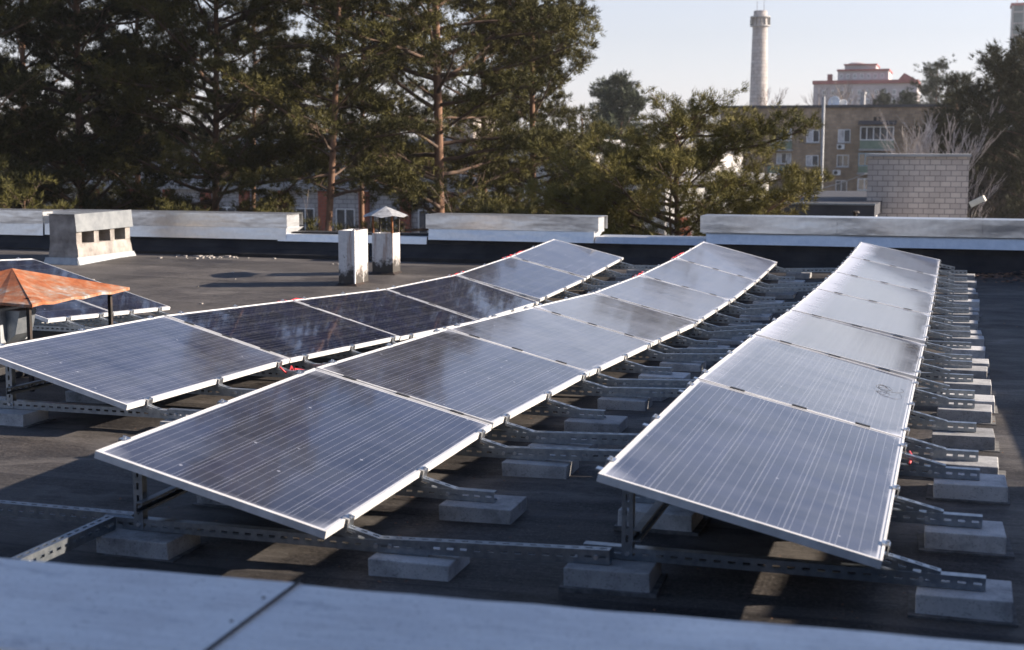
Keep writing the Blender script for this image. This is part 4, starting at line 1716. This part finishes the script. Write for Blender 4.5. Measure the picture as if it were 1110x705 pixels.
# loggias: green fronted balconies with glazing and slabs
for (x0, x1, yt, ym, yb, fr, gl, canopy) in (
        (932.5, 969, 137.5, 152.5, 161.5, 'white_frame', 'window', 1), (931.5, 969, 166, 180, 187, 'blue_frame', 'window', 0),
        (931.5, 969, 193, 206, 214, 'white_frame', 'window', 0),
        (836, 858.5, 153.5, 153.5, 162, None, None, 0), (832, 857, 206, 206, 215, None, None, 0), (834, 858, 180, 180, 188, None, None, 0)):
    b = MB()
    X0, X1 = AP(x0), AP(x1)
    b.box(X0, X1, -1.05, -1.0, AZ_(yb), AZ_(ym) - .01)
    b.box(X0, X0 + .05, -1.0, -.001, AZ_(yb), AZ_(ym) - .01)
    b.box(X1 - .05, X1, -1.0, -.001, AZ_(yb), AZ_(ym) - .01)
    bal = b.build('balcony', M['green_panel'], apt)
    b = MB()
    b.box(X0 - .1, X1 + .1, -1.12, -.001, AZ_(yb) - .2, AZ_(yb) - .003)
    b.build('slab', M['concrete_grey'], bal)
    if fr:
        window_part(apt, X0, X1, AZ_(ym), AZ_(yt), -1.0, fr, gl, 4, .05, .1)
    if canopy:
        b = MB()
        b.hexa([(X0 - .2, -1.5, AZ_(136)), (X1 + .2, -1.5, AZ_(136)), (X1 + .2, -.001, AZ_(132.5)), (X0 - .2, -.001, AZ_(132.5)),
                (X0 - .2, -1.5, AZ_(136) + .12), (X1 + .2, -1.5, AZ_(136) + .12), (X1 + .2, -.001, AZ_(132.5) + .12), (X0 - .2, -.001, AZ_(132.5) + .12)])
        b.build('canopy', M['dark_roof'], bal)
for px in (878, 883.5, 946, 951.5):
    b = MB()
    b.box(AP(px), AP(px + 3.2), -.012, .05, AZ_(132), AZ_(127))
    b.build('air_vent', M['hollow'], apt)
for (px, py) in ((907.5, 156), (904, 184)):
    e = empty('air_conditioner', (ax(px), AY - .45, azz(py + 6)), 'white air conditioner box under a window of the brick block, %s' % ('upper one' if py < 170 else 'lower one'),
              'air conditioner', 'air conditioners on the brick block')
    b = MB()
    b.box(0, .75, 0, .36, 0, .52)
    b.build('case', M['white_frame'], e)
    b = MB()
    b.tube([(.28, -.012, .26), (.28, .01, .26)], .2, 14)
    b.build('fan_grille', M['dark_clamp'], e)
    b = MB()
    b.box(.05, .7, .36, .45, .02, .06)
    b.build('bracket', M['dark_iron'], e)
# dark stains are in the brick; steel flue pipe up the facade
pp = at(893, 105, 140)
e = empty('metal_mast', (pp.x, 140, GZ), 'tall grey steel mast in front of the brick apartment block', 'mast')
b = MB()
zt = pp.z - GZ
b.tube([(0, 0, 0), (0, 0, zt)], .15, 10)
b.build('pole', M['mast_paint'], e, smooth=True)
b = MB()
zb = zpx(215, 893, 140) - GZ
b.box(-.85, .85, -.5, .5, zb - .35, zb)
b.build('footing', M['concrete_grey'], e)
for k, (px, py, rr_) in enumerate(((904.5, 111.5, .72), (914, 113.4, .54))):
    p = at(px, py, AY + 1.0)
    e = empty('satellite_dish', p, 'white satellite dish on the apartment roof, the %s of the two' % ('larger' if k == 0 else 'smaller'), 'satellite dish', 'roof dishes')
    b = MB()
    nr, na = 5, 18
    dn = Vector((-.35, -.9, .25)).normalized()
    e1 = dn.cross(Vector((0, 0, 1))).normalized()
    e2 = dn.cross(e1)
    for i in range(nr + 1):
        for j in range(na):
            f = i / nr
            b.v.append(tuple((e1 * math.cos(6.2832 * j / na) + e2 * math.sin(6.2832 * j / na)) * rr_ * f * .95 + dn * (.22 * f * f - .1)))
    for i in range(nr):
        for j in range(na):
            b.f.append((i * na + j, i * na + (j + 1) % na, (i + 1) * na + (j + 1) % na, (i + 1) * na + j))
    o = b.build('reflector', M['dish'], e, smooth=True)
    o.modifiers.new('t', 'SOLIDIFY').thickness = .03
    b = MB()
    b.tube([tuple(e2 * rr_ * .9 + dn * .1), tuple(dn * .75)], .03, 5)
    b.tube([(0, .1, 0), (0, .25, -.5), (0, .25, azz(117) - p.z + .25)], .06, 6)
    b.build('arm', M['galv_dull'], e)
p = at(935, 117, AY + 2)
e = empty('roof_pipe', p, 'short pale flue pipe on the apartment roof', 'pipe')
b = MB()
b.tube([(0, 0, -.2), (0, 0, 1.4)], .28, 10)
b.build('pipe', M['concrete_grey'], e)
b = MB()
b.tube([(0, 0, 1.4), (0, 0, 1.6)], .38, 10)
b.build('cap', M['concrete_grey'], e)

# brick lift house on the neighbouring roof
BY = 38.0
x0, x1, zt = at(941, 168, BY).x, at(1051, 168, BY).x, zpx(168, 995, BY)
lh = empty('brick_roof_house', (x0, BY, GZ), 'plain white silicate brick roof house standing to the right beyond the parapet', 'brick house')
b = MB()
b.box(0, x1 - x0, 0, 3.2, 0, zt - GZ - .05)
b.build('wall', M['white_brick'], lh)
b = MB()
b.box(-.05, x1 - x0 + .05, -.06, 3.26, zt - GZ - .048, zt - GZ + .02)
b.build('roof', M['concrete_grey'], lh)

# neighbouring flat roof left of it
NY = 35.0
x0, x1 = at(800, 222, NY).x, at(946, 222, NY).x
z_n = zpx(220, 880, NY)
nb = empty('neighbour_building', (x0, NY, GZ), 'low building with a dark roof edge left of the white brick roof house', 'building')
b = MB()
b.box(0, x1 - x0, 0, 12, 0, z_n - GZ - .32)
b.build('wall', M['grey_brick'], nb)
b = MB()
b.box(-.06, x1 - x0 + .06, -.22, 12.1, z_n - GZ - .318, z_n - GZ - .04)
b.build('fascia', M['dark_roof'], nb)
b = MB()
b.box(-.08, x1 - x0 + .08, -.25, -.12, z_n - GZ - .038, z_n - GZ)
b.build('roof_edge', M['galv_dull'], nb)
p = at(927, 236, 30)
e = empty('vent_pipe', (p.x, 30, GZ), 'small dark capped pipe left of the white brick roof house', 'pipe')
b = MB()
zt = zpx(231, 927, 30) - GZ
b.tube([(0, 0, 0), (0, 0, zt)], .035, 8)
b.build('pipe', M['dark_iron'], e)
b = MB()
b.tube([(0, 0, zt), (0, 0, zt + .04)], [.09, .07], 8)
b.build('cap', M['dark_iron'], e)
# cable strung across
p0, p1 = at(800, 203, 60), at(945, 186, 60)
pts = [p0.lerp(p1, i / 12) + Vector((0, 0, -.5 * math.sin(math.pi * i / 12))) for i in range(13)]
stray('overhead_cable', pts, .022, M['concrete_grey'], 'pale overhead cable sagging in front of the apartment block', 'cable')

# round brick chimney
CY = 380.0
pc = at(822.5, 95, CY)
ch = empty('factory_chimney', (pc.x, CY, GZ), 'tall round pale brick factory chimney with a collar near its top', 'chimney')
zt, zc0, zc1 = zpx(12, 823, CY) - GZ, zpx(29, 823, CY) - GZ, zpx(18, 823, CY) - GZ
b = MB()
b.tube([(0, 0, 0), (0, 0, zc0), (0, 0, zt)], [2.9, 1.95, 1.72], 28)
b.build('shaft', M['tower_brick'], ch, smooth=False)
for zz in (zc0, zc1 - .3):
    b = MB()
    b.tube([(0, 0, zz), (0, 0, zz + .3)], 2.6, 24)
    b.build('collar', M['concrete_grey'], ch)
b = MB()
for i in range(14):
    a = i * 2 * math.pi / 14
    b.tube([(2.5 * math.cos(a), 2.5 * math.sin(a), zc0 + .3), (2.5 * math.cos(a), 2.5 * math.sin(a), zc1 - .3)], .14, 4)
b.build('railing', M['dark_clamp'], ch)
for i in range(7):
    b = MB()
    zz = zc0 - 3 - i * 3.3
    rr_ = 2.9 + (1.95 - 2.9) * zz / zc0
    b.tube([(0, 0, zz), (0, 0, zz + .22)], rr_ + .05, 24)
    b.build('band', M['concrete_grey'], ch)
b = MB()
b.tube([(-.9, 0, zt), (-.9, 0, zt + 2.6)], .05, 4)
b.tube([(.9, 0, zt), (.9, 0, zt + 3.2)], .05, 4)
b.build('lightning_rods', M['dark_iron'], ch)

# stepped block with red roofs
RY = 330.0
pr_ = at(940, 163, RY)
def rx(px): return at(px, 160, RY).x - pr_.x
def rz(py): return zpx(py, 940, RY) - GZ
rd = empty('stepped_block', (pr_.x, RY, GZ), 'large pale stepped block with red roofs and a round top behind the apartment block', 'building')
def rbox(nm, m, x0, x1, y0, y1, za, zb):
    b = MB()
    b.box(rx(x0), rx(x1), y0, y1, za, zb)
    return b.build(nm, M[m], rd)
rbox('wall', 'pink_wall', 880, 992, 0, 22, 0, rz(91))
rbox('roof', 'red_roof', 879, 993, -.5, 22.5, rz(91) + .01, rz(87))
rbox('wall', 'pink_wall', 905, 960, 2, 18, rz(87) + .02, rz(76.5))
rbox('roof', 'red_roof', 904, 961, 1.5, 18.5, rz(76.5) + .01, rz(74.5))
rbox('wall', 'pink_wall', 912, 946, 3, 16, rz(74.5) + .02, rz(70))
rbox('roof', 'red_roof', 911, 947, 2.5, 16.5, rz(70) + .01, rz(68.5))
b = MB()
xc = (rx(914) + rx(933)) / 2
b.tube([(xc, 8, rz(68.5) + .02), (xc, 8, rz(66.8))], (rx(933) - rx(914)) / 2, 20)
b.tube([(xc, 8, rz(66.8) + .01), (xc, 8, rz(65.6)), (xc, 8, rz(65))], [(rx(933) - rx(914)) / 2 + .1, (rx(933) - rx(914)) / 3, .2], 20)
b.build('roof_turret', M['pink_wall'], rd)
rbox('roof_turret', 'red_roof', 893, 898, 4, 6, rz(87) + .02, rz(79))
b = MB()
xa, xb = rx(968), rx(992)
b.v += [(xa, -1, rz(91)), (xb, -1, rz(88)), ((xa * .6 + xb * .4), -1, rz(80)), (xa, 20, rz(91)), (xb, 20, rz(88)), ((xa * .6 + xb * .4), 20, rz(80))]
b.f += [(0, 1, 2), (5, 4, 3), (0, 2, 5, 3), (1, 4, 5, 2), (0, 3, 4, 1)]
b.build('gable_roof', M['red_roof'], rd)
for i in range(7):
    window_part(rd, rx(907 + i * 7.4), rx(910.6 + i * 7.4), rz(84.5), rz(79.5), 1.98, mull=1, cw=.14)
for i in range(11):
    for (a, c) in ((103, 97.5), (112, 107)):
        window_part(rd, rx(890 + i * 9.4), rx(894 + i * 9.4), rz(a), rz(c), -.02, mull=1, cw=.14)

# glass clad tower at the right edge
TY = 420.0
pt = at(1109, 163, TY)
tw_ = empty('clad_tower', (pt.x, TY, GZ), 'grey green clad tower cut by the right edge of the picture', 'tower')
hw = 16.5 / 1530.23 * TY * 1.0
zt = zpx(6, 1109, TY) - GZ
b = MB()
b.box(-hw, hw, 0, 2 * hw, 0, zt)
b.build('cladding', M['tower_glass'], tw_)
for i in range(26):
    b = MB()
    z_ = zt - 2 - i * 3.1
    b.box(-hw - .06, hw + .06, -.12, -.002, z_, z_ + .5)
    b.build('floor_band', M['concrete_grey'], tw_)
for xx in (-hw, -hw * .35, hw * .3, hw - .5):
    b = MB()
    b.box(xx, xx + .5, -.2, -.122, 4, zt)
    b.build('rib', M['concrete_grey'], tw_)
b = MB()
b.box(-hw - .3, hw + .3, -.4, 2 * hw + .3, zt + .01, zt + .7)
b.build('roof_rim', M['red_roof'], tw_)
for xx in (-3.2, -1.2, 1.2):
    b = MB()
    b.tube([(xx, 2, zt + .7), (xx, 2, zt + 7)], .09, 5)
    b.build('antenna', M['red_roof'], tw_)

# long pale brick building behind the pines
LY = 74.0
lx0, lx1 = at(40, 160, LY).x, at(600, 160, LY).x
lz = zpx(157, 250, LY) - GZ
lb = empty('school_building', (lx0, LY, GZ), 'long pale brick building with red brick piers half hidden behind the pines', 'building')
b = MB()
b.box(0, lx1 - lx0, 0, 14, 0, lz)
b.build('wall', M['grey_brick'], lb)
b = MB()
b.box(-.4, lx1 - lx0 + .4, -.5, 14.4, lz + .003, lz + .35)
b.build('roof', M['concrete_grey'], lb)
b = MB()
b.box(-.1, lx1 - lx0 + .1, -.35, -.003, lz - 2.6, lz - 2.2)
b.build('ledge', M['concrete_grey'], lb)
for i in range(13):
    xx = (lx1 - lx0) * (i + .6) / 13
    b = MB()
    b.box(xx - .28, xx + .28, -.30, -.002, 0, lz - 2.61)
    b.build('pier', M['red_brick'], lb)
    for zz in (lz - 5.2, lz - 8.4, lz - 1.75):
        window_part(lb, xx + .7, xx + 1.9, zz, zz + (1.6 if zz < lz - 2 else 1.2), -.02, mull=1)
xx0, xx1 = at(492, 130, LY + 4).x - lx0, at(513, 130, LY + 4).x - lx0
b = MB()
b.box(xx0, xx1, 4, 8, lz + .36, zpx(117, 500, LY + 4) - GZ)
b.build('roof_house', M['white_brick'], lb)
b = MB()
b.box(xx0 - .1, xx1 + .1, 3.9, 8.1, zpx(117, 500, LY + 4) - GZ + .003, zpx(117, 500, LY + 4) - GZ + .12)
b.build('roof_house_roof', M['concrete_grey'], lb)


# sunlit white wing turned towards the sun
def turned(px, Y, ztop, L, rot, lab, npier, nm='white_wing'):
    p = ground_at(px, Y)
    e = empty(nm, p, lab, 'building')
    e.rotation_euler = (0, 0, rot)
    h = ztop - GZ
    b = MB()
    b.box(0, L, 0, 9, 0, h)
    b.build('wall', M['white_wall'], e)
    b = MB()
    b.box(-.2, L + .2, -.3, 9.2, h + .003, h + .3)
    b.build('roof', M['concrete_grey'], e)
    for i in range(npier):
        x = L * (i + .5) / npier
        b = MB()
        b.box(x - .22, x + .22, -.22, -.002, 0, h - 1.5)
        b.build('pier', M['red_brick'], e)
        if i < npier - 1:
            window_part(e, x + .4, x + L / npier - .4, h - 3.6, h - 2.0, -.02, mull=1)
    return e


turned(604, 66, zpx(162, 640, 66), 11.5, R(48), 'sunlit white building with orange red piers behind the low pine', 9)
turned(722, 58, zpx(197, 770, 58), 5.0, R(40), 'low sunlit white wall glimpsed under the bushy pine', 3, 'white_outbuilding')

# ------------------------------------------------------------------ the air: thin winter haze
hz_m = bpy.data.materials.new('haze')
hz_m.use_nodes = True
hn = hz_m.node_tree
hn.nodes.clear()
ho = hn.nodes.new('ShaderNodeOutputMaterial')
pv = hn.nodes.new('ShaderNodeVolumePrincipled')
pv.inputs['Color'].default_value = (.93, .94, .96, 1)
pv.inputs['Density'].default_value = .00022
pv.inputs['Anisotropy'].default_value = .2
hn.links.new(pv.outputs[0], ho.inputs['Volume'])
b = MB()
b.box(-420, 420, -60, 560, GZ - 1, 62)
o = b.build('haze', hz_m)
tag(o, 'thin pale haze over the far buildings', 'haze', kind='stuff')
